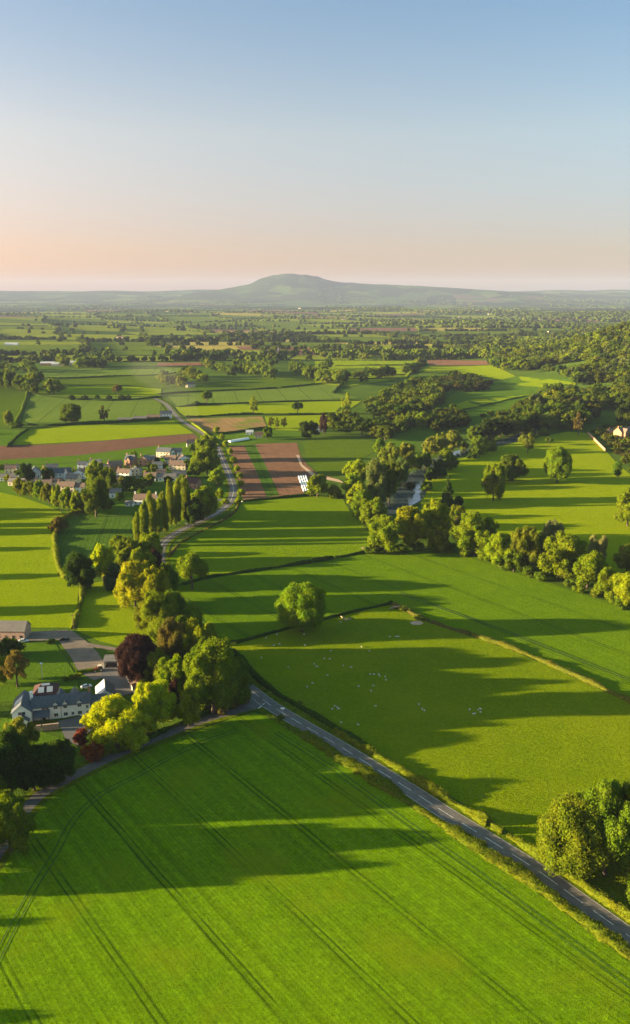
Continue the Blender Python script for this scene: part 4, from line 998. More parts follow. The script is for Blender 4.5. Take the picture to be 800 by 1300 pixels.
# ------------------------------------------------------------------ far countryside (beyond the hand laid fields)
def far_country():
    r = random.Random(12)
    cols = dict(field_green=(0.13, 0.19, 0.015), field_light=(0.23, 0.28, 0.02), field_dark=(0.06, 0.105, 0.018), field_soil=(0.22, 0.13, 0.10), field_gold=(0.40, 0.34, 0.08))
    Fd = {k: ([], []) for k in cols}
    hed, trees = [], []
    ys = [1980.0]
    while ys[-1] < 8200: ys.append(ys[-1] + r.uniform(130, 240) * (1 + (ys[-1] - 2000) / 5000))
    grid = []
    for j, y in enumerate(ys):
        row = []; W = 0.52 * y + 500; x = -W
        row = [(xx + r.uniform(-50, 50), y + r.uniform(-35, 35) + 30 * math.sin(xx / 400)) for xx in np.arange(-W, W, 250 * (1 + (y - 2000) / 6000))]
        grid.append(row)
    def lerp(a, b, t): return (a[0] + (b[0] - a[0]) * t, a[1] + (b[1] - a[1]) * t)
    def woody(x, y):
        v = math.sin(x / 700 + 1.3) * math.sin(y / 620 + 0.4 + x / 2600) + 0.55 * math.sin(x / 330 + y / 410)
        v += 0.75 * sstep(0.0, 0.4, x / y) + 0.12 * sstep(2500, 6500, y)
        return v
    def tree_at(x, y, big=1.0):
        lod = 1 if y < 3600 else 2
        h = r.uniform(11, 22) * big; w = r.uniform(14, 24) * big * (1 + 0.25 * (y > 5000))
        c = np.array(C_[r.choice(['mid', 'mid', 'dark', 'green', 'olive', 'mid', 'grey'])]) * r.uniform(0.45, 0.9)
        trees.append((x, y, terr(x, y), h, w, 'round', tuple(c), lod))
    for j in range(len(grid) - 1):
        A, B = grid[j], grid[j + 1]; yy = ys[j]
        for i in range(len(A) - 1):
            # match by x in the next row
            def near(p): 
                k = min(range(len(B)), key=lambda q: abs(B[q][0] - p[0] * ys[j + 1] / yy * 0.55 - p[0] * 0.45)); return B[k]
            a, b = A[i], A[i + 1]; d, c = near(a), near(b)
            if c == d: continue
            mx, my = (a[0] + c[0]) / 2, (a[1] + c[1]) / 2
            wv = woody(mx, my)
            if wv > 0.98 - 0.35 * sstep(0.05, 0.3, mx / my) + r.uniform(-.15, .15):
                sp_ = 20 if my < 4000 else 30
                n = int(abs((c[0] - a[0]) * (c[1] - a[1])) / sp_ ** 2)
                for _ in range(min(n, 160)):
                    u, v = r.random(), r.random(); p = lerp(lerp(a, b, u), lerp(d, c, u), v); tree_at(*p, 1.15)
                continue
            key = r.choices(list(cols), [5, 5, 4, 1.2, 0.9])[0]
            V, Q = Fd[key]; n0 = len(V); K = 4
            for v in range(K + 1):
                for u in range(K + 1):
                    p = lerp(lerp(a, b, 0.01 + 0.98 * u / K), lerp(d, c, 0.01 + 0.98 * u / K), 0.01 + 0.98 * v / K); V.append((*p, terr(*p) + 0.6 + 0.0012 * (p[1] - 1500)))
            for v in range(K):
                for u in range(K):
                    q = n0 + v * (K + 1) + u; Q.append((q, q + 1, q + K + 2, q + K + 1))
            for e0, e1 in ((a, b), (a, d)):
                L = math.dist(e0, e1)
                if L > 900: continue
                treed = r.random() < 0.36 + 0.25 * sstep(-0.1, 0.3, mx / my)
                m = max(2, int(L / (9 if my < 4000 else 16)))
                for k in range(m):
                    t = (k + r.uniform(-.4, .4)) / m; p = lerp(e0, e1, t)
                    if treed and r.random() < 0.75 or r.random() < 0.07: tree_at(p[0], p[1])
                    else:
                        hed.append((p[0], p[1], terr(*p), r.uniform(1.8, 3.4), (12 if my < 4000 else 22) * r.uniform(.8, 1.2), 'round', C_['dark'], 2))
    # wooded crest on the far side of the right hand ridge, and the feet of the hills
    for _ in range(2600):
        y = r.uniform(8000, 14500); x = r.uniform(-0.5 * y, 0.5 * y)
        if math.sin(x / 900) * math.sin(y / 500 + x / 1700) + 0.4 * math.sin(x / 250) > 0.15: trees.append((x, y, terr(x, y), r.uniform(10, 16), r.uniform(30, 55), 'round', C_['mid'], 2))
    names = dict(field_green='far green fields between the hedgerows', field_light='far light green fields between the hedgerows', field_dark='far dark green fields between the hedgerows',
                 field_soil='far fields of bare pinkish soil', field_gold='far golden yellow fields')
    for k, (V, Q) in Fd.items():
        if not Q: continue
        me = mesh_np('far_fields', V, np.array(Q), 4)
        if me.polygons[0].normal.z < 0: me.flip_normals()
        c = cols[k]; m = field_mat(k, tuple(x * 0.9 for x in c), tuple(x * 1.12 for x in c), big=0.004, bscale=0.5)
        tag(link('far_fields', me, m), names[k], 'fields', kind='structure')
    wood_mass(trees, 'far_woodland', 'countless far trees and woods standing between the distant fields', 'woodland')
    wood_mass(hed, 'far_hedgerows', 'countless far hedgerows dividing the distant fields', 'hedgerows')
far_country()
# a few distinct far fields
def far_sheet(pts, mat, label):
    o = sheet('field', pts, mat, label, off=1.5); return o
far_sheet([(530, 434), (560, 437), (600, 440), (640, 441), (640, 446), (600, 444), (555, 441), (528, 438)], M_yellow, 'golden yellow field strip far away right of centre')
far_sheet([(34, 411), (100, 410), (148, 412), (146, 417), (60, 416), (34, 416)], M_brown, 'far strip of bare pink soil on the left')
far_sheet([(300, 441), (345, 440), (400, 443), (402, 448), (360, 446), (305, 445)], M_brown, 'far strip of bare pink soil left of centre')
far_sheet([(200, 462), (262, 461), (262, 465), (200, 466)], M_brown, 'narrow brown field beside the farm among trees')

# ------------------------------------------------------------------ building materials
M_white = plain_mat('white_render', (0.82, 0.81, 0.78), 0.06, 1.2, 0.85)
M_cream = plain_mat('cream_render', (0.62, 0.52, 0.38), 0.08, 1.2, 0.85)
M_oldwall = plain_mat('old_brick_wall', (0.40, 0.24, 0.13), 0.2, 1.5, 0.95)
M_stone = plain_mat('pink_stone', (0.42, 0.28, 0.22), 0.25, 1.6, 0.95, 0.5)
M_glass = plain_mat('window_glass', (0.03, 0.035, 0.045), 0.1, 1.0, 0.1, spec=0.8)
M_frame = plain_mat('window_frame', (0.6, 0.6, 0.58), 0.05, 1.0, 0.6)
M_metal = plain_mat('grey_sheet_metal', (0.45, 0.46, 0.47), 0.1, 0.5, 0.4, spec=0.6)
M_wood = plain_mat('dark_timber', (0.10, 0.06, 0.04), 0.3, 1.5, 0.8)
M_maroon = plain_mat('maroon_roof', (0.05, 0.018, 0.02), 0.25, 1.2, 0.7)
M_woolly = plain_mat('fleece', (0.6, 0.57, 0.48), 0.1, 6.0, 1.0)
def course_mat(name, c, c2, sx, sz, mortar=0.6):
    m, t, o = new_mat(name); tc = t.nodes.new('ShaderNodeTexCoord')
    b = t.nodes.new('ShaderNodeTexBrick'); b.inputs['Scale'].default_value = 1.0; b.inputs['Brick Width'].default_value = sx; b.inputs['Row Height'].default_value = sz
    b.inputs['Mortar Size'].default_value = 0.02; b.inputs['Color1'].default_value = (*c, 1); b.inputs['Color2'].default_value = (*c2, 1)
    b.inputs['Mortar'].default_value = (*[x * mortar for x in c], 1)
    cm = t.nodes.new('ShaderNodeCombineXYZ'); s = t.nodes.new('ShaderNodeSeparateXYZ'); t.links.new(tc.outputs['Object'], s.inputs[0])
    t.links.new(math_n(t, 'ADD', s.outputs[0], s.outputs[1]), cm.inputs[0]); t.links.new(s.outputs[2], cm.inputs[1]); t.links.new(cm.outputs[0], b.inputs['Vector'])
    n = noise(t, 0.8, 4, tc.outputs['Object']); v = maprange(t, n, 0.3, 0.7, 0.8, 1.2)
    cv = t.nodes.new('ShaderNodeVectorMath'); cv.operation = 'SCALE'; t.links.new(b.outputs[0], cv.inputs[0]); t.links.new(v, cv.inputs['Scale'])
    p = t.nodes.new('ShaderNodeBsdfPrincipled'); t.links.new(cv.outputs[0], p.inputs['Base Color']); p.inputs['Roughness'].default_value = 0.75
    t.links.new(p.outputs[0], o.inputs['Surface']); return m
M_brick = course_mat('red_brick', (0.36, 0.20, 0.12), (0.29, 0.16, 0.10), 0.45, 0.15)
M_slate = course_mat('slate', (0.060, 0.072, 0.095), (0.085, 0.098, 0.12), 0.5, 0.28)
M_tile = course_mat('clay_tile', (0.20, 0.125, 0.09), (0.15, 0.095, 0.07), 0.4, 0.26)
M_grey = course_mat('grey_tile', (0.17, 0.15, 0.14), (0.13, 0.12, 0.115), 0.4, 0.26)

def part(name, verts, faces, mat, parent, loc=None):
    me = bpy.data.meshes.new(name); me.from_pydata([tuple(v) for v in verts], [], faces); me.validate()
    bm = bmesh.new(); bm.from_mesh(me); bmesh.ops.recalc_face_normals(bm, faces=bm.faces); bm.to_mesh(me); bm.free()
    o = link(name, me, mat, parent)
    return o
def boxv(x0, y0, z0, x1, y1, z1):
    V = [(x, y, z) for z in (z0, z1) for y in (y0, y1) for x in (x0, x1)]
    Fc = [(0, 1, 3, 2), (4, 5, 7, 6), (0, 1, 5, 4), (2, 3, 7, 6), (0, 2, 6, 4), (1, 3, 7, 5)]
    return V, Fc
def join(*vf):
    V, Fc = [], []
    for v, f in vf:
        n = len(V); V += list(v); Fc += [tuple(i + n for i in q) for q in f]
    return V, Fc
def gable(x0, y0, x1, y1, eave, ridge, axis='x', base=0.0):
    if axis == 'x':
        m = (y0 + y1) / 2
        V = [(x0, y0, base), (x1, y0, base), (x1, y1, base), (x0, y1, base), (x0, y0, eave), (x1, y0, eave), (x1, y1, eave), (x0, y1, eave), (x0, m, ridge), (x1, m, ridge)]
        Fc = [(0, 1, 5, 4), (1, 2, 6, 9, 5), (2, 3, 7, 6), (3, 0, 4, 8, 7), (4, 5, 9, 8), (6, 7, 8, 9)]
    else:
        m = (x0 + x1) / 2
        V = [(x0, y0, base), (x1, y0, base), (x1, y1, base), (x0, y1, base), (x0, y0, eave), (x1, y0, eave), (x1, y1, eave), (x0, y1, eave), (m, y0, ridge), (m, y1, ridge)]
        Fc = [(0, 1, 5, 8, 4), (1, 2, 6, 5), (2, 3, 7, 9, 6), (3, 0, 4, 7), (4, 8, 9, 7), (5, 6, 9, 8)]
    return V, Fc
def roofv(x0, y0, x1, y1, eave, ridge, axis='x', ov=0.35, th=0.16, lift=0.03):
    """two sloping slabs with overhang"""
    def slab(a, b, c, d):
        n = (Vector(b) - Vector(a)).cross(Vector(d) - Vector(a)).normalized()
        if n.z < 0: n = -n
        P = [Vector(q) + n * lift for q in (a, b, c, d)]; Q = [p + n * th for p in P]
        V = [tuple(p) for p in P + Q]; return V, [(0, 1, 2, 3), (4, 5, 6, 7), (0, 1, 5, 4), (1, 2, 6, 5), (2, 3, 7, 6), (3, 0, 4, 7)]
    if axis == 'x':
        m = (y0 + y1) / 2; s = (ridge - eave) / (m - y0); e = eave - ov * s
        return join(slab((x0 - ov, y0 - ov, e), (x1 + ov, y0 - ov, e), (x1 + ov, m, ridge), (x0 - ov, m, ridge)), slab((x0 - ov, y1 + ov, e), (x1 + ov, y1 + ov, e), (x1 + ov, m, ridge), (x0 - ov, m, ridge)))
    m = (x0 + x1) / 2; s = (ridge - eave) / (m - x0); e = eave - ov * s
    return join(slab((x0 - ov, y0 - ov, e), (x0 - ov, y1 + ov, e), (m, y1 + ov, ridge), (m, y0 - ov, ridge)), slab((x1 + ov, y0 - ov, e), (x1 + ov, y1 + ov, e), (m, y1 + ov, ridge), (m, y0 - ov, ridge)))
def window(parent, x, y, z, w, h, face='y-', name='window'):
    """frame standing proud of the wall with a dark pane and a mullion"""
    e = empty_part(name, parent)
    t = 0.08; d = 0.06
    def mp(u0, v0, k0, u1, v1, k1):
        if face == 'y-': return boxv(x + u0, y - k1, z + v0, x + u1, y - k0, z + v1)
        if face == 'x-': return boxv(x - k1, y + u0, z + v0, x - k0, y + u1, z + v1)
        return boxv(x + k0, y + u0, z + v0, x + k1, y + u1, z + v1)
    V, Fc = join(mp(-w / 2, 0, 0.0, -w / 2 + t, h, d), mp(w / 2 - t, 0, 0.0, w / 2, h, d), mp(-w / 2 + t, h - t, 0, w / 2 - t, h, d), mp(-w / 2 + t, 0, 0, w / 2 - t, t, d), mp(-t / 2, t, 0, t / 2, h - t, d))
    part('frame', V, Fc, M_frame, e)
    V, Fc = mp(-w / 2 + t, t, 0.003, w / 2 - t, h - t, 0.03)
    part('pane', V, Fc, M_glass, e)
def empty_part(name, parent):
    o = bpy.data.objects.new(name, None); COL.objects.link(o); o.parent = parent; return o
def pane(parent, x0, z0, x1, z1, y, name='window', mat=None):
    V, Fc = boxv(x0, y - 0.05, z0, x1, y - 0.003, z1); part(name, V, Fc, mat or M_glass, parent)
def chimney(parent, x, y, z0, z1, mat, s=0.45):
    V, Fc = join(boxv(x - s, y - s, z0, x + s, y + s, z1), boxv(x - s - .1, y - s - .1, z1, x + s + .1, y + s + .1, z1 + .15), boxv(x - .2, y - .2, z1 + .15, x + .2, y + .2, z1 + .5))
    part('chimney', V, Fc, mat, parent)

def house(px, py, w, d, eave, ridge, rot, wall, roof, label, chims=1, floors=2, axis='x', wing=None, name='house', cat='house', group=None, chim_mat=None, win=True):
    """px,py = middle of the front wall's foot"""
    t = empty(name, G(px, py), R(rot)); tag(t, label, cat, group)
    part('wall', *gable(-w / 2, 0, w / 2, d, eave, ridge, axis), wall, t)
    part('roof', *roofv(-w / 2, 0, w / 2, d, eave, ridge, axis), roof, t)
    if wing:
        wx, ww, wd = wing
        part('wing_wall', *gable(wx - ww / 2, -wd, wx + ww / 2, 0.3, eave - 0.05, ridge - 0.6, 'y'), wall, t)
        part('wing_roof', *roofv(wx - ww / 2, -wd, wx + ww / 2, d / 2, eave - 0.05, ridge - 0.6, 'y'), roof, t)
        pane(t, wx - .6, 0.9, wx + .6, 2.1, -wd)
        if floors > 1: pane(t, wx - .6, eave - 1.9, wx + .6, eave - 0.7, -wd)
    cm = chim_mat or M_brick
    cx = [(-w / 2 + 0.7), (w / 2 - 0.7)][:chims]
    for c in cx: chimney(t, c, d / 2, ridge - 1.0, ridge + 1.3, cm)
    if win:
        n = max(2, int(w / 3.2))
        for f in range(floors):
            for i in range(n):
                x = -w / 2 + w * (i + 0.5) / n
                if wing and abs(x - wing[0]) < wing[1] / 2 + 0.8: continue
                if f == 0 and i == n // 2:
                    V, Fc = boxv(x - .5, -.06, 0.0, x + .5, -0.003, 2.0); part('door', V, Fc, M_wood, t)
                else: pane(t, x - .55, 0.9 + f * 2.6, x + .55, 2.05 + f * 2.6, 0)
        # gable end window on the sunny left side
        if axis == 'x':
            V, Fc = boxv(-w / 2 - .05, d / 2 - .5, eave - 1.5, -w / 2 - .003, d / 2 + .5, eave - .3); part('window', V, Fc, M_glass, t)
    return t

# ---- the white farmhouse
def farmhouse():
    t = empty('farmhouse', G(42, 915.5), R(12.5)); tag(t, 'long white farmhouse with slate roof and gabled left wing', 'farmhouse')
    W_ = 20.5; D = 6.5; E = 5.2; Rg = 8.0
    part('wall', *gable(0, 0, W_, D, E, Rg), M_white, t)
    part('roof', *roofv(0, 0, W_, D, E, Rg), M_slate, t)
    part('extension_wall', *gable(W_, 0.3, W_ + 5.6, D - 0.3, 4.1, 6.5), M_white, t)
    part('extension_roof', *roofv(W_ + 0.36, 0.3, W_ + 5.6, D - 0.3, 4.1, 6.5), M_slate, t)
    part('wing_wall', *gable(-6.6, -2.2, 0, 9.5, 5.0, 7.9, 'y'), M_white, t)
    part('wing_roof', *roofv(-6.6, -2.2, 0, 9.5, 5.0, 7.9, 'y', ov=0.3), M_slate, t)
    # lower gabled bay before the wing, and the lean-to porch
    part('bay_wall', *gable(-5.6, -4.4, -1.0, -2.2, 2.5, 4.3, 'y'), M_white, t)
    part('bay_roof', *roofv(-5.6, -4.4, -1.0, -2.53, 2.5, 4.3, 'y', ov=0.3), M_slate, t)
    V = [(0.35, -2.6, 2.3), (6.2, -2.6, 2.3), (6.2, -0.02, 4.0), (0.35, -0.02, 4.0)]; V += [(a, b, c + .15) for a, b, c in V]
    part('porch_roof', V, [(0, 1, 2, 3), (4, 5, 6, 7), (0, 1, 5, 4), (1, 2, 6, 5), (2, 3, 7, 6), (3, 0, 4, 7)], M_slate, t)
    for x in (0.6, 3.2, 5.9):
        part('porch_post', *boxv(x - .12, -2.5, 0, x + .12, -2.26, 2.28), M_wood, t)
    for x in (8.2, 11.6, 16.6):      # gabled dormers breaking the eave
        dm = empty_part('dormer', t)
        part('dormer_wall', *gable(x - 1.05, -0.06, x + 1.05, 2.6, 5.4, 6.6, 'y', base=4.0), M_white, dm)
        part('dormer_roof', *roofv(x - 1.05, -0.06, x + 1.05, 2.9, 5.4, 6.6, 'y', ov=0.22, th=0.1), M_slate, dm)
        window(t, x, -0.06, 3.9, 1.35, 1.3); window(t, x, 0, 0.9, 1.5, 1.35)
    window(t, 19.3, 0, 3.1, 0.9, 1.2); window(t, 19.3, 0, 0.9, 0.9, 1.2)
    window(t, 14.1, 0, 0.95, 1.0, 1.2)
    window(t, W_ + 3.0, 0.3, 1.5, 1.8, 1.2); window(t, 4.6, 0, 4.1, 2.6, 0.8)
    window(t, -3.3, -2.2, 4.3 - 0.4, 2.6, 1.3); window(t, -3.3, -4.4, 0.8, 1.8, 1.3)
    window(t, -6.6, 2.5, 1.0, 1.4, 1.3, 'x-'); window(t, -6.6, 6.0, 1.0, 1.4, 1.3, 'x-')
    part('door', *boxv(3.4, -.06, 0, 4.5, -.003, 2.1), M_wood, t)
    part('drainpipe', *boxv(W_ - .1, -.14, 0, W_ + .05, -.01, 5.0), M_wood, t); part('drainpipe', *boxv(10.0, -.12, 0, 10.12, -.01, 5.0), M_wood, t)
    chimney(t, -0.2, 3.3, 7.0, 9.9, M_white, 0.5); chimney(t, W_ - 0.3, 3.3, 7.1, 9.6, M_brick, 0.5)
    # cross gables on the back
    for x in (9.5, 14.5):
        part('rear_gable', *gable(x - 1.4, 3.6, x + 1.4, 9.5, 5.4, 7.4, 'y'), M_white, t)
        part('rear_gable_roof', *roofv(x - 1.4, 3.9, x + 1.4, 9.5, 5.4, 7.4, 'y', ov=.25), M_slate, t)
    skyl = roofv(-6.6, 1.0, 0, 6.0, 5.0, 7.9, 'y', ov=-0.5, th=0.05, lift=0.22)
    part('roof_window', skyl[0][:8], skyl[1][:6], M_metal, t)
farmhouse()
# maroon hipped outbuilding with glazed roof panels
def maroon():
    t = empty('summer_house', G(58, 889), R(12)); tag(t, 'maroon hipped outbuilding with pale glazed roof panels behind the farmhouse', 'outbuilding')
    w, d, e, r = 8.6, 8.0, 2.6, 5.4
    part('wall', *boxv(-w / 2, 0, 0, w / 2, d, e), M_maroon, t)
    V = [(-w / 2 - .5, -.5, e), (w / 2 + .5, -.5, e), (w / 2 + .5, d + .5, e), (-w / 2 - .5, d + .5, e), (-1.3, d / 2, r), (1.3, d / 2, r)]
    part('roof', V, [(0, 1, 5, 4), (1, 2, 5), (2, 3, 4, 5), (3, 0, 4), (0, 3, 2, 1)], M_maroon, t)
    sl = (r - e) / (d / 2 + .5)
    def pan(x0, x1, y0, y1, nm='skylight'):
        z = lambda y: e + (y + .5) * sl + 0.06
        V = [(x0, y0, z(y0)), (x1, y0, z(y0)), (x1, y1, z(y1)), (x0, y1, z(y1))]; V += [(a, b, c + .08) for a, b, c in V]
        part(nm, V, [(0, 1, 2, 3), (4, 5, 6, 7), (0, 1, 5, 4), (1, 2, 6, 5), (2, 3, 7, 6), (3, 0, 4, 7)], M_metal, t)
    pan(-2.6, -0.4, 0.3, 2.4); pan(0.6, 2.8, 0.3, 2.4); pan(-1.4, 1.6, 2.9, 3.7)
    part('door', *boxv(-1, -.06, 0, 1, -.003, 2.1), M_glass, t)
maroon()
# garage, its sun-facing roof slope painted pale as lit, the other dark
def garage():
    t = empty('garage', G(135, 893), R(16)); tag(t, 'white gabled garage with pale sunlit roof slope right of the farmhouse', 'garage')
    part('wall', *gable(-3.2, 0, 3.2, 9, 3.0, 5.6, 'y'), M_white, t)
    V, Fc = roofv(-3.2, 0, 3.2, 9, 3.0, 5.6, 'y', ov=.35)
    part('roof', V[:8], Fc[:6], M_metal, t); part('roof', V[8:], [tuple(i - 8 for i in f) for f in Fc[6:]], M_slate, t)
    window(t, 0, 0, 3.0, 1.0, 0.9); part('garage_door', *boxv(-1.4, -.06, 0, 1.4, -.003, 2.3), M_wood, t)
garage()
def long_barn():
    a, b = G(172, 884), G(150, 838); v = b - a; L = v.length
    t = empty('long_outbuilding', a, math.atan2(v.y, v.x) - math.pi / 2); tag(t, 'long low outbuilding with brown roof and pale wall beside the courtyard', 'outbuilding')
    part('wall', *gable(-0.2, 0, 4.4, L, 3.0, 4.3, 'y'), M_cream, t); part('roof', *roofv(-0.2, 0, 4.4, L, 3.0, 4.3, 'y', ov=.3), M_wood, t)
    for i in range(5): 
        y = L * (i + .5) / 5; part('door' if i % 2 else 'window', *boxv(-.26, y - .7, 0 if i % 2 else 1, -.203, y + .7, 2.2), M_wood, t)
    part('gable_opening', *boxv(1.2, -.06, 0, 3.0, -.003, 2.3), M_glass, t)
long_barn()
def cart_shed():
    t = empty('open_shed', G(141, 848), R(4)); tag(t, 'open fronted shed at the top of the courtyard', 'shed')
    w, d = 5.8, 5.0
    part('wall', *join(boxv(-w / 2, 0, 0, -w / 2 + .3, d, 3.0), boxv(w / 2 - .3, 0, 0, w / 2, d, 3.0), boxv(-w / 2 + .3, d - .3, 0, w / 2 - .3, d, 3.2)), M_white, t)
    V = [(-w / 2 - .3, -.4, 3.02), (w / 2 + .3, -.4, 3.02), (w / 2 + .3, d + .3, 3.5), (-w / 2 - .3, d + .3, 3.5)]; V += [(a, b, c + .18) for a, b, c in V]
    part('roof', V, [(0, 1, 2, 3), (4, 5, 6, 7), (0, 1, 5, 4), (1, 2, 6, 5), (2, 3, 7, 6), (3, 0, 4, 7)], M_grey, t)
cart_shed()
house(8, 812, 17, 8, 4.2, 7.4, -2, M_stone, M_grey, 'stone barn at the left edge above the thicket', chims=0, floors=1, name='barn', cat='barn')
# stone garden wall before the farmhouse
def gwall(a, b, h, th, mat, label, name='garden_wall', cat='wall', gap=None):
    p, q = G(*a), G(*b); v = q - p; t = empty(name, p, math.atan2(v.y, v.x)); L = v.length; tag(t, label, cat)
    segs = [(0, L)] if not gap else [(0, gap[0] * L), (gap[1] * L, L)]
    part('wall', *join(*[boxv(x0, 0, 0, x1, th, h) for x0, x1 in segs]), mat, t)
    part('coping', *join(*[boxv(x0 - .05, -.06, h, x1 + .05, th + .06, h + .1) for x0, x1 in segs]), M_stone, t)
gwall((44, 929.5), (75, 926), 2.3, 0.5, M_stone, 'pink stone wall before the left part of the farmhouse', gap=(0.28, 0.34))
gwall((746, 551), (768, 573), 2.4, 0.6, M_oldwall, 'sunlit orange garden wall at the top corner of the river meadow')

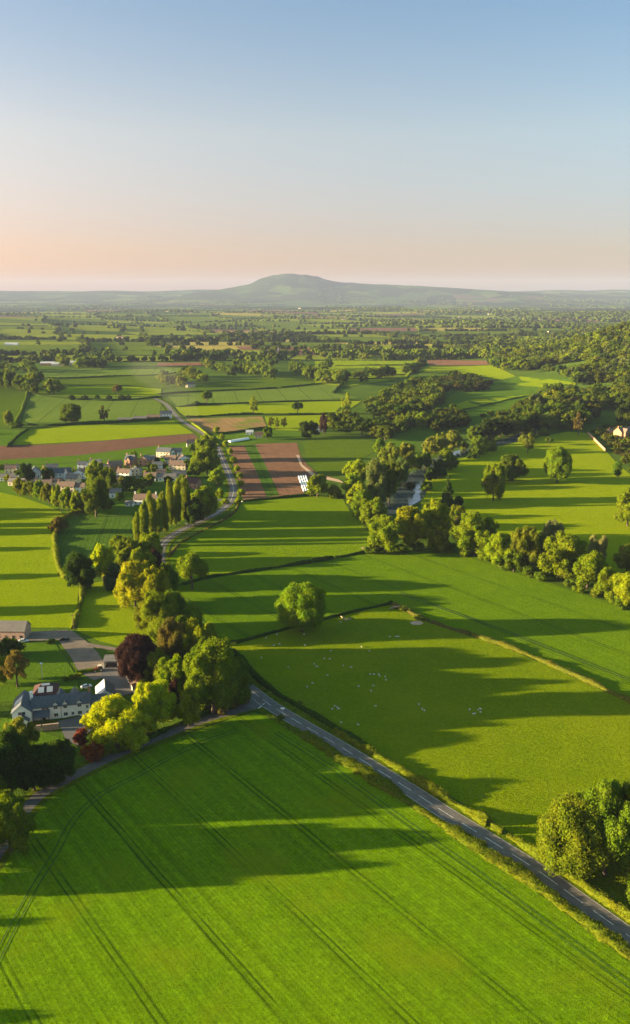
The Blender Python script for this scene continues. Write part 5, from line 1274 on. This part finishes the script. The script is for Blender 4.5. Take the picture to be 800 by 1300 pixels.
# ---- village houses: px, py, w, d, eave, ridge, rot, wall, roof, label, opts
VH = [
 (46, 611, 9, 8, 7.5, 11.5, 20, M_white, M_slate, 'white gabled house with tall chimney near the left edge', dict(axis='y')),
 (8, 611, 18, 8, 3.6, 6.0, 4, M_white, M_grey, 'long low white bungalow at the left edge', dict(floors=1)),
 (80, 609, 14, 8, 6, 9.5, 16, M_white, M_slate, 'white house with three pale gables', dict(wing=(3, 4, 3))),
 (91, 614, 10, 8, 4.5, 7.5, -8, M_cream, M_grey, 'grey roofed house below the white house with three gables', dict()),
 (83, 625, 14, 8, 4.6, 7.8, -5, M_cream, M_tile, 'clay roofed house with sunlit front above the meadow tree row', dict()),
 (99, 625, 10, 7, 4.2, 6.8, -5, M_white, M_tile, 'smaller clay roofed house joined to the right of the sunlit one', dict(chims=0)),
 (55, 619, 13, 7, 3.4, 6.0, 3, M_cream, M_tile, 'low brown roofed house seen above the tree row', dict(floors=1)),
 (104, 596, 8, 6, 4.5, 7, 0, M_white, M_slate, 'small white house beside the bare soil strip', dict()),
 (66, 598, 10, 6, 3.5, 6, 10, M_cream, M_grey, 'grey cottage beside the bare soil strip', dict(floors=1)),
 (148, 599, 12, 9, 6, 9, 25, M_brick, M_tile, 'red brick house facing the evening sun in the village centre', dict()),
 (164, 592, 9, 8, 6.2, 9.8, -18, M_brick, M_slate, 'red brick house with tall sunlit chimney and slate roof', dict(wing=(0, 4, 2))),
 (182, 592, 9, 9, 6, 9, -12, M_brick, M_grey, 'orange gabled house beside the grey roofed terrace', dict(axis='y')),
 (191, 590, 10, 7, 5, 8, 5, M_cream, M_grey, 'grey roofed terrace house in the upper village', dict(chims=0)),
 (207, 581, 14, 9, 5.5, 9, -16, M_cream, M_slate, 'slate roofed house with golden gable at the top of the village', dict()),
 (223, 580, 12, 8, 5, 8, 8, M_white, M_grey, 'pale house near the top of the village below the road', dict(wing=(-2, 4, 2))),
 (225, 597, 15, 9, 4.6, 8, -6, M_cream, M_tile, 'wide brown roofed house right of the village centre', dict()),
 (212, 611, 15, 8, 3.4, 6, 3, M_white, M_grey, 'low white house behind the poplar row', dict(floors=1)),
 (242, 620, 12, 8, 4.8, 8, -20, M_brick, M_maroon, 'dark red roofed house between poplars and road', dict()),
 (243, 568, 9, 7, 4.5, 7.5, 12, M_cream, M_tile, 'small house beside the road at the end of the red soil', dict()),
 (147, 632, 9, 7, 4, 6.6, 15, M_white, M_grey, 'white walled cottage half hidden by village trees', dict(floors=1)),
 (184, 641, 17, 7, 4.2, 7.6, -4, M_white, M_tile, 'long tiled cottage with a white chimney at each end', dict(chims=2, chim_mat=M_white)),
 (164, 643, 6, 5, 2.4, 3.8, -4, M_white, M_grey, 'small white outhouse left of the long tiled cottage', dict(chims=0, floors=1)),
 (120, 594, 10, 7, 4.4, 7.2, -5, M_cream, M_slate, 'slate roofed house behind the large village trees', dict()),
 (135, 600, 9, 7, 4.4, 7.0, 10, M_brick, M_grey, 'brick house between the large village trees and the centre', dict()),
 (200, 597, 9, 7, 4.4, 7.2, 0, M_white, M_slate, 'white slate roofed house in the middle of the village', dict()),
 (205, 604, 8, 6, 3, 5.2, 8, M_cream, M_tile, 'small tiled bungalow in the middle of the village', dict(floors=1, chims=0)),
 (38, 624, 10, 7, 4.4, 7.2, 6, M_white, M_tile, 'white cottage peeping over the left tree row', dict()),
 (60, 606, 11, 7, 4.8, 7.8, -12, M_white, M_slate, 'white house between the two dark trees of the left village', dict(axis='y')),
 (72, 618, 9, 6, 4.0, 6.6, 10, M_cream, M_tile, 'small cream house left of the sunlit clay roofed one', dict()),
 (100, 608, 11, 7, 4.8, 7.8, -6, M_white, M_tile, 'white house left of the big village trees', dict(axis='y')),
 (14, 601, 10, 7, 4.4, 7.2, 8, M_cream, M_tile, 'cream cottage behind the long white bungalow', dict()),
 (30, 601, 11, 7, 4.6, 7.4, 12, M_white, M_grey, 'white house behind the dark tree at the left end of the village', dict()),
 (20, 617, 13, 7, 3.4, 5.8, -6, M_cream, M_grey, 'low pale house at the top of the left meadow', dict(floors=1)),
 (115, 607, 10, 7, 4.8, 7.8, 14, M_cream, M_tile, 'sunlit gabled house left of the upper large village tree', dict(axis='y')),
 (156, 607, 11, 7, 4.6, 7.4, -10, M_white, M_tile, 'white house with clay roof below the brick houses', dict()),
 (174, 604, 10, 7, 4.6, 7.4, 18, M_cream, M_slate, 'cream house with slate roof in the village centre', dict(axis='y')),
 (190, 611, 10, 7, 4.2, 6.8, -4, M_white, M_tile, 'white cottage with clay roof above the long tiled cottage', dict()),
 (143, 616, 12, 7, 4.2, 6.8, 8, M_cream, M_tile, 'cream cottage between the large village trees and the garden trees', dict()),
 (170, 618, 10, 7, 4.2, 6.8, -14, M_white, M_grey, 'small white cottage facing the long tiled cottage', dict(axis='y')),
 (234, 589, 11, 7, 4.8, 7.6, 20, M_white, M_tile, 'white gabled house close to the upper road trees', dict(axis='y')),
 (216, 589, 10, 7, 4.6, 7.4, -10, M_cream, M_tile, 'sunlit house below the slate roofed one with golden gable', dict()),
 (228, 609, 11, 7, 4.4, 7.2, 10, M_cream, M_grey, 'grey roofed house above the poplar row', dict()),
 (211, 531, 14, 8, 5.5, 9, 8, M_white, M_slate, 'white roadside house at the head of the stone cottages', dict()),
 (195, 533, 16, 7, 3.6, 6.0, 3, M_stone, M_tile, 'first stone cottage left of the white roadside house', dict(floors=1)),
 (178, 534, 16, 7, 3.0, 5.2, 3, M_stone, M_grey, 'second stone cottage left of the white roadside house', dict(floors=1)),
 (160, 535, 20, 6, 2.6, 4.2, 3, M_cream, M_grey, 'pale low shed at the left end of the cottage row', dict(floors=1, chims=0)),
 (60, 464, 30, 14, 5, 8, 4, M_brick, M_metal, 'brown farm building with grey roof in the distance', dict(chims=0, floors=1, win=False)),
 (73, 465, 26, 14, 5, 8, 4, M_cream, M_metal, 'middle grey roofed barn of the distant farm', dict(chims=0, floors=1, win=False)),
 (98, 464, 40, 16, 6, 9.5, 6, M_cream, M_metal, 'white long barn with sunlit gable in the distance', dict(chims=0, floors=1, win=False)),
 (14, 439, 40, 16, 6, 9, 0, M_white, M_metal, 'white farm buildings far away near the left edge', dict(chims=0, floors=1, win=False)),
 (243, 492, 14, 9, 5.5, 9, 25, M_cream, M_tile, 'pinkish country house among trees left of centre', dict()),
 (306, 455, 14, 9, 5.5, 9, 10, M_cream, M_tile, 'small far house beside the dark tree group', dict(win=False)),
 (350, 446, 14, 9, 7, 11, -10, M_white, M_tile, 'far pale house before the strip of pink soil', dict(win=False)),
 (405, 548, 9, 7, 4, 6.4, 10, M_white, M_grey, 'small white building at the left end of the dark wood', dict(floors=1)),
 (333, 556, 16, 8, 3.4, 6, 4, M_cream, M_wood, 'dark roofed shed behind the bare red field', dict(floors=1, chims=0)),
 (317, 552, 8, 6, 3.0, 5, 4, M_white, M_metal, 'small white shed left of the dark roofed shed', dict(floors=1, chims=0)),
 (796, 557, 18, 11, 7.5, 12, 28, M_oldwall, M_tile, 'big sunlit orange house at the right edge above the meadow', dict(wing=(-4, 5, 3))),
 (780, 552, 10, 7, 4, 6.5, 12, M_stone, M_tile, 'stone garden outbuilding left of the big orange house', dict(floors=1)),
]
for px, py, w, d, e, r, rot, wall, roof, label, kw in VH:
    house(px, py, w, d, e, r, rot, wall, roof, label, **kw)
for i, (px, py) in enumerate([(212, 396), (222, 398), (235, 399), (242, 399), (380, 392), (537, 400), (585, 404), (622, 400), (670, 416), (152, 431), (700, 424), (628, 409), (437, 407), (490, 403)]):
    s = 1.5
    house(px, py, 16 * s, 9 * s, 5 * s, 7.5 * s, rnd.uniform(-20, 20), M_cream, M_tile, 'tiny far off pale farmstead catching the sun among distant woods', win=False, chims=0,
          group='tiny far off farmsteads', floors=1, name='farmstead', cat='farmstead')

# long white polytunnel and crop sheets
def tunnel(a, b, rad, label, mat=None, name='polytunnel', cat='polytunnel', group=None, hoops=True):
    p, q = G(*a), G(*b); v = q - p; L = v.length; t = empty(name, p, math.atan2(v.y, v.x)); tag(t, label, cat, group)
    n = 10; V = []; Fc = []; m = max(3, int(L / 3))
    for i in range(m + 1):
        for k in range(n + 1):
            a_ = math.pi * k / n; V.append((L * i / m, math.cos(a_) * rad, math.sin(a_) * rad * 0.8))
    for i in range(m):
        for k in range(n): Fc.append((i * (n + 1) + k, i * (n + 1) + k + 1, (i + 1) * (n + 1) + k + 1, (i + 1) * (n + 1) + k))
    Fc += [tuple(range(n + 1)), tuple(m * (n + 1) + k for k in range(n + 1))]
    part('cover', V, Fc, mat or M_white, t)
    if hoops:
        V, Fc = [], []
        for i in range(0, m + 1, 2):
            for k in range(n):
                a0, a1 = math.pi * k / n, math.pi * (k + 1) / n; o = len(V)
                for (aa, rr) in ((a0, rad), (a1, rad), (a1, rad + .05), (a0, rad + .05)):
                    for dx in (-.05, .05): V.append((L * i / m + dx, math.cos(aa) * rr, math.sin(aa) * rr * .8 + .01))
                Fc += [(o, o + 2, o + 4, o + 6), (o + 1, o + 3, o + 5, o + 7), (o + 4, o + 5, o + 7, o + 6)]
        part('hoops', V, Fc, M_metal, t)
tunnel((291, 561.5), (315, 557.5), 2.6, 'long white polytunnel beside the yellow verge of the bare field')
for i in range(4):
    tunnel((379.2 + 2.9 * i, 604.2 - 0.2 * i), (386.2 + 2.7 * i, 624 - 0.5 * i), 0.75, ['leftmost', 'second', 'third', 'rightmost'][i] + ' of four white crop sheets beside the round tree', None, 'crop_sheet', 'crop sheet', None, False)
tunnel((307, 637), (310, 636.5), 0.5, 'white bundle at the corner of the bare red field', None, 'bundle', 'bundle', None, False)

# ---- sheep
def sheep_mesh(graze=True):
    me = bpy.data.meshes.new('sheep')
    J = [(0, 0, .62, .24), (.32, 0, .64, .25), (-.34, 0, .63, .23), (.55, 0, .66 if not graze else .5, .11), (.72, 0, .82 if not graze else .28, .085), (.86, 0, .76 if not graze else .14, .055)]
    E = [(0, 1), (0, 2), (1, 3), (3, 4), (4, 5)]
    for sx, base in ((.34, 1), (-.34, 2)):
        for sy in (-.13, .13):
            n = len(J); J += [(sx, sy, .42, .08), (sx + .01, sy, .2, .04), (sx, sy, .02, .035)]; E += [(base, n), (n, n + 1), (n + 1, n + 2)]
    n = len(J); J += [(-.56, 0, .6, .05), (-.62, 0, .42, .035)]; E += [(2, n), (n, n + 1)]
    me.from_pydata([j[:3] for j in J], E, [])
    o = bpy.data.objects.new('sheep_rig', me); COL.objects.link(o)
    o.modifiers.new('skin', 'SKIN'); o.modifiers.new('sub', 'SUBSURF').levels = 1
    for v, j in zip(me.skin_vertices[0].data, J): v.radius = (j[3], j[3])
    me.skin_vertices[0].data[0].use_root = True
    dg = bpy.context.evaluated_depsgraph_get(); out = bpy.data.meshes.new_from_object(o.evaluated_get(dg)); bpy.data.objects.remove(o); bpy.data.meshes.remove(me)
    out.name = 'sheep'; out.materials.clear(); out.materials.append(M_woolly); return out
SM = [sheep_mesh(True), sheep_mesh(False)]
SH = {
 'white sheep grazing alone on the left part of the shaded pasture': [(338, 811), (348, 820), (355, 818.5), (386, 806), (387, 820), (332, 836), (366, 848), (397, 868), (390, 873), (420, 827), (399, 844), (402, 847)],
 'white sheep in the loose middle flock of the pasture': [(412, 837), (419, 837.5), (416, 858), (436, 846), (446, 848), (459, 822), (469, 827), (470, 857), (475, 857), (455, 872), (474, 871.5), (471, 878), (477, 897)],
 'white sheep in the small group left of the pasture centre': [(425, 897), (428, 899), (422, 901), (430, 901), (433, 918), (455, 921), (457, 941)],
 'white sheep of the string crossing the middle of the pasture': [(481, 857), (482, 859), (489, 860), (490, 864), (495, 809), (503, 809), (506, 809)],
 'white sheep of the trio standing right of the string': [(532, 895), (536, 901), (539, 903)],
 'white sheep of the tight cluster furthest right in the pasture': [(596, 902), (600, 907), (603, 907), (607, 902), (610, 901), (610, 905)],
 'white sheep near the hedge beside the round tree': [(352, 806), (439, 788), (445, 786.5), (433, 790.5)],
}
for lab, L in SH.items():
    for px, py in L:
        o = bpy.data.objects.new('sheep', SM[rnd.random() < 0.35]); COL.objects.link(o); o.location = G(px, py); o.rotation_euler = (0, 0, rnd.uniform(0, 6.28)); s = rnd.uniform(0.68, 0.85)
        o.scale = (s, s, s); tag(o, lab, 'sheep', lab.replace('white sheep', 'sheep'))

# ---- tractor, cars, poles, signs, log heaps
def cyl(x, y, z, r, w, axis='y', n=14):
    V, Fc = [], []
    for s in (-w / 2, w / 2):
        for k in range(n):
            a = 2 * math.pi * k / n; c, d = r * math.cos(a), r * math.sin(a)
            V.append((x + c, y + s, z + d) if axis == 'y' else ((x + s, y + c, z + d) if axis == 'x' else (x + c, y + d, z + s)))
    Fc = [(k, (k + 1) % n, n + (k + 1) % n, n + k) for k in range(n)] + [tuple(range(n)), tuple(range(n, 2 * n))]
    return V, Fc
M_red = plain_mat('red_paint', (0.35, 0.03, 0.02), 0.1, 1, 0.4); M_tyre = plain_mat('tyre', (0.02, 0.02, 0.02), 0.1, 3, 0.9); M_silver = plain_mat('car_paint', (0.55, 0.57, 0.6), 0.03, 1, 0.3, spec=0.6)
def tractor():
    t = empty('tractor', G(126, 852), R(200)); tag(t, 'red tractor with pale cab parked beside the open shed', 'tractor')
    part('body', *join(boxv(0.2, -.4, .9, 2.1, .4, 1.6), boxv(-1.0, -.5, .7, .2, .5, 1.3)), M_red, t)
    part('cab', *join(boxv(-1.0, -.7, 1.3, .25, .7, 2.4)), M_glass, t); part('cab_roof', *boxv(-1.1, -.8, 2.4, .35, .8, 2.6), M_cream, t)
    for y in (-.85, .85):
        w = empty_part('wheel', t); part('tyre', *cyl(-.7, y, .8, .8, .4), M_tyre, w); part('rim', *cyl(-.7, y, .8, .4, .44), M_cream, w)
        w = empty_part('wheel', t); part('tyre', *cyl(1.6, y * .85, .5, .5, .28), M_tyre, w); part('rim', *cyl(1.6, y * .85, .5, .25, .32), M_cream, w)
    part('exhaust', *cyl(1.0, .3, 2.0, .06, .9, 'z'), M_tyre, t)
tractor()
def car(px, py, rot, mat, label):
    t = empty('car', G(px, py), R(rot)); tag(t, label, 'car')
    prof = [(-2.1, .35), (-2.15, .8), (-1.7, .95), (-1.2, 1.0), (1.0, .95), (2.0, .75), (2.15, .35)]
    V = [(x, s, z) for s in (-.85, .85) for x, z in prof]; n = len(prof)
    part('body', V, [tuple(range(n)), tuple(range(n, 2 * n))] + [(i, (i + 1) % n, n + (i + 1) % n, n + i) for i in range(n)], mat, t)
    pr = [(-1.6, .96), (-1.1, 1.42), (0.3, 1.42), (1.0, .96)]; V = [(x, s, z) for s in (-.7, .7) for x, z in pr]
    part('windows', V, [(0, 1, 2, 3), (4, 5, 6, 7), (0, 1, 5, 4), (1, 2, 6, 5), (2, 3, 7, 6), (0, 3, 7, 4)], M_glass, t)
    part('roof', *boxv(-1.08, -.68, 1.425, .28, .68, 1.47), mat, t)
    for x in (-1.35, 1.35):
        for y in (-.8, .8): part('wheel', *cyl(x, y, .33, .33, .22), M_tyre, t)
car(269, 643, 0, M_silver, 'silver car on the grass inside the road bend'); car(110, 873, 30, M_silver, 'pale car parked between farmhouse and garage') ; car(261, 552.5, 120, M_tyre, 'dark car driving on the winding road')
car(82, 813, 10, M_tyre, 'dark car parked on the gravel yard')
car(30, 815, 5, M_silver, 'silver car parked beside the stone barn')
def pole(px, py, h, label, lamp=False, arm=True):
    t = empty('lamp_post' if lamp else 'utility_pole', G(px, py)); tag(t, label, 'lamp post' if lamp else 'utility pole')
    part('post', *cyl(0, 0, h / 2, .14, h, 'z', 8), M_metal if lamp else M_wood, t)
    if lamp: part('lamp_head', *join(cyl(0, 0, h + .25, .5, .5, 'z', 10)), M_white, t)
    elif arm: part('crossarm', *boxv(-1.0, -.08, h - .7, 1.0, .08, h - .5), M_wood, t)
pole(54, 862, 6.5, 'tall white headed lamp post on the farmhouse lawn', True)
pole(78, 655, 11, 'wooden utility pole at the hedge corner of the left meadow')
pole(94, 800, 8, 'wooden utility pole beside the gravel track')
def signpost(px, py, label, h=2.6, blade=True):
    t = empty('signpost', G(px, py)); tag(t, label, 'signpost')
    part('post', *cyl(0, 0, h / 2, .07, h, 'z', 8), M_metal, t)
    part('sign_panel', *boxv(-.75, -.11, h - .75, .75, -.075, h), M_white, t)
signpost(359, 906, 'signpost on the verge at the road junction'); signpost(237, 669, 'white sign beside the winding road below the poplars', 2.8)
T_H = []
def bush_at(px, py, w, h, col, label):
    p = G(px, py); cm, tm = proto('bush', 1, 0); o = link('shrub', cm); o.location = p; o.scale = (w, w, h); o.color = (*C_[col], 1); tag(o, label, 'shrub')
bush_at(357, 913, 2.6, 2.4, 'mid', 'small bush beside the junction signpost'); bush_at(531, 786, 6, 2.6, 'gold', 'golden bush on the hedge above the bare earth patch')
bush_at(514, 775, 7, 2.6, 'gold', 'golden bush beside the heap of logs'); bush_at(334, 876, 2.2, 1.4, 'gold', 'tiny golden bush beside the road near the junction')
bush_at(381, 893, 2.4, 1.4, 'gold', 'golden bush on the pasture hedge right of the junction')
def log_heap(px, py, n, label, seed):
    r = random.Random(seed); t = empty('log_heap', G(px, py)); tag(t, label, 'log heap')
    for i in range(n):
        L = r.uniform(1.2, 3.4); a = r.uniform(-.6, .6) + (1.4 if r.random() < .3 else 0); x, y, z = r.uniform(-2.4, 2.4), r.uniform(-1.2, 1.2), .25 + r.uniform(0, .7)
        c, s = math.cos(a), math.sin(a); V, Fc = cyl(0, 0, 0, r.uniform(.14, .28), L, 'x', 8)
        V = [(x + c * vx - s * vy, y + s * vx + c * vy, z + vz + vx * r.uniform(0, .01)) for vx, vy, vz in V]
        part('log', V, Fc, M_soil if r.random() < .35 else M_wood, t)
log_heap(503, 772.5, 16, 'heap of dark and pale cut branches at the hedge corner', 1); log_heap(440, 786.5, 7, 'small heap of dark logs standing in for a feeder beside the hedge right of the round tree', 2)  # second heap stands in for a dark sheep feeder

# ------------------------------------------------------------------ evening haze
def haze():
    V, Fc = boxv(-24000, -1500, -1.0 - 30, 24000, 26500, 600)
    me = bpy.data.meshes.new('haze'); me.from_pydata(V, [], Fc)
    bm = bmesh.new(); bm.from_mesh(me); bmesh.ops.recalc_face_normals(bm, faces=bm.faces); bm.to_mesh(me); bm.free()
    m, t, o = new_mat('haze'); v = t.nodes.new('ShaderNodeVolumePrincipled'); v.inputs['Color'].default_value = (0.40, 0.49, 0.78, 1)
    v.inputs['Density'].default_value = 3.1e-5; v.inputs['Anisotropy'].default_value = 0.0; v.inputs['Density Attribute'].default_value = ''; v.inputs['Temperature Attribute'].default_value = ''
    t.links.new(v.outputs[0], o.inputs['Volume'])
    try: m.cycles.homogeneous_volume = True
    except Exception: pass
    ob = link('haze', me, m); tag(ob, 'pale evening haze over the whole valley', 'haze', kind='stuff')
haze()

def smoke():
    a = G(248, 553); n = 18; m = 9; V, Fc = [], []
    for i in range(m):
        t = i / (m - 1); c = a + Vector((-46 * t + 5 * math.sin(t * 5), 10 * t, 2 + 78 * t ** 0.9)); rad = 3 + 30 * t ** 0.8 * (1 if i < m - 1 else 0.55)
        for k in range(n):
            an = 2 * math.pi * k / n; rr = rad * (1 + 0.14 * math.sin(3 * an + i * 1.7) + 0.1 * math.sin(5 * an - i))
            V.append((c.x + rr * math.cos(an), c.y + rr * math.sin(an), c.z))
    for i in range(m - 1):
        for k in range(n): Fc.append((i * n + k, i * n + (k + 1) % n, (i + 1) * n + (k + 1) % n, (i + 1) * n + k))
    Fc += [tuple(range(n))[::-1], tuple((m - 1) * n + k for k in range(n))]
    me = bpy.data.meshes.new('smoke'); me.from_pydata(V, [], Fc)
    mt, t, o = new_mat('smoke'); v = t.nodes.new('ShaderNodeVolumePrincipled'); v.inputs['Color'].default_value = (0.9, 0.9, 0.9, 1)
    v.inputs['Density'].default_value = 0.0009; v.inputs['Density Attribute'].default_value = ''; v.inputs['Temperature Attribute'].default_value = ''
    t.links.new(v.outputs[0], o.inputs['Volume'])
    tag(link('smoke', me, mt), 'thin drifting smoke above the winding road near the village', 'smoke', kind='stuff')
smoke()
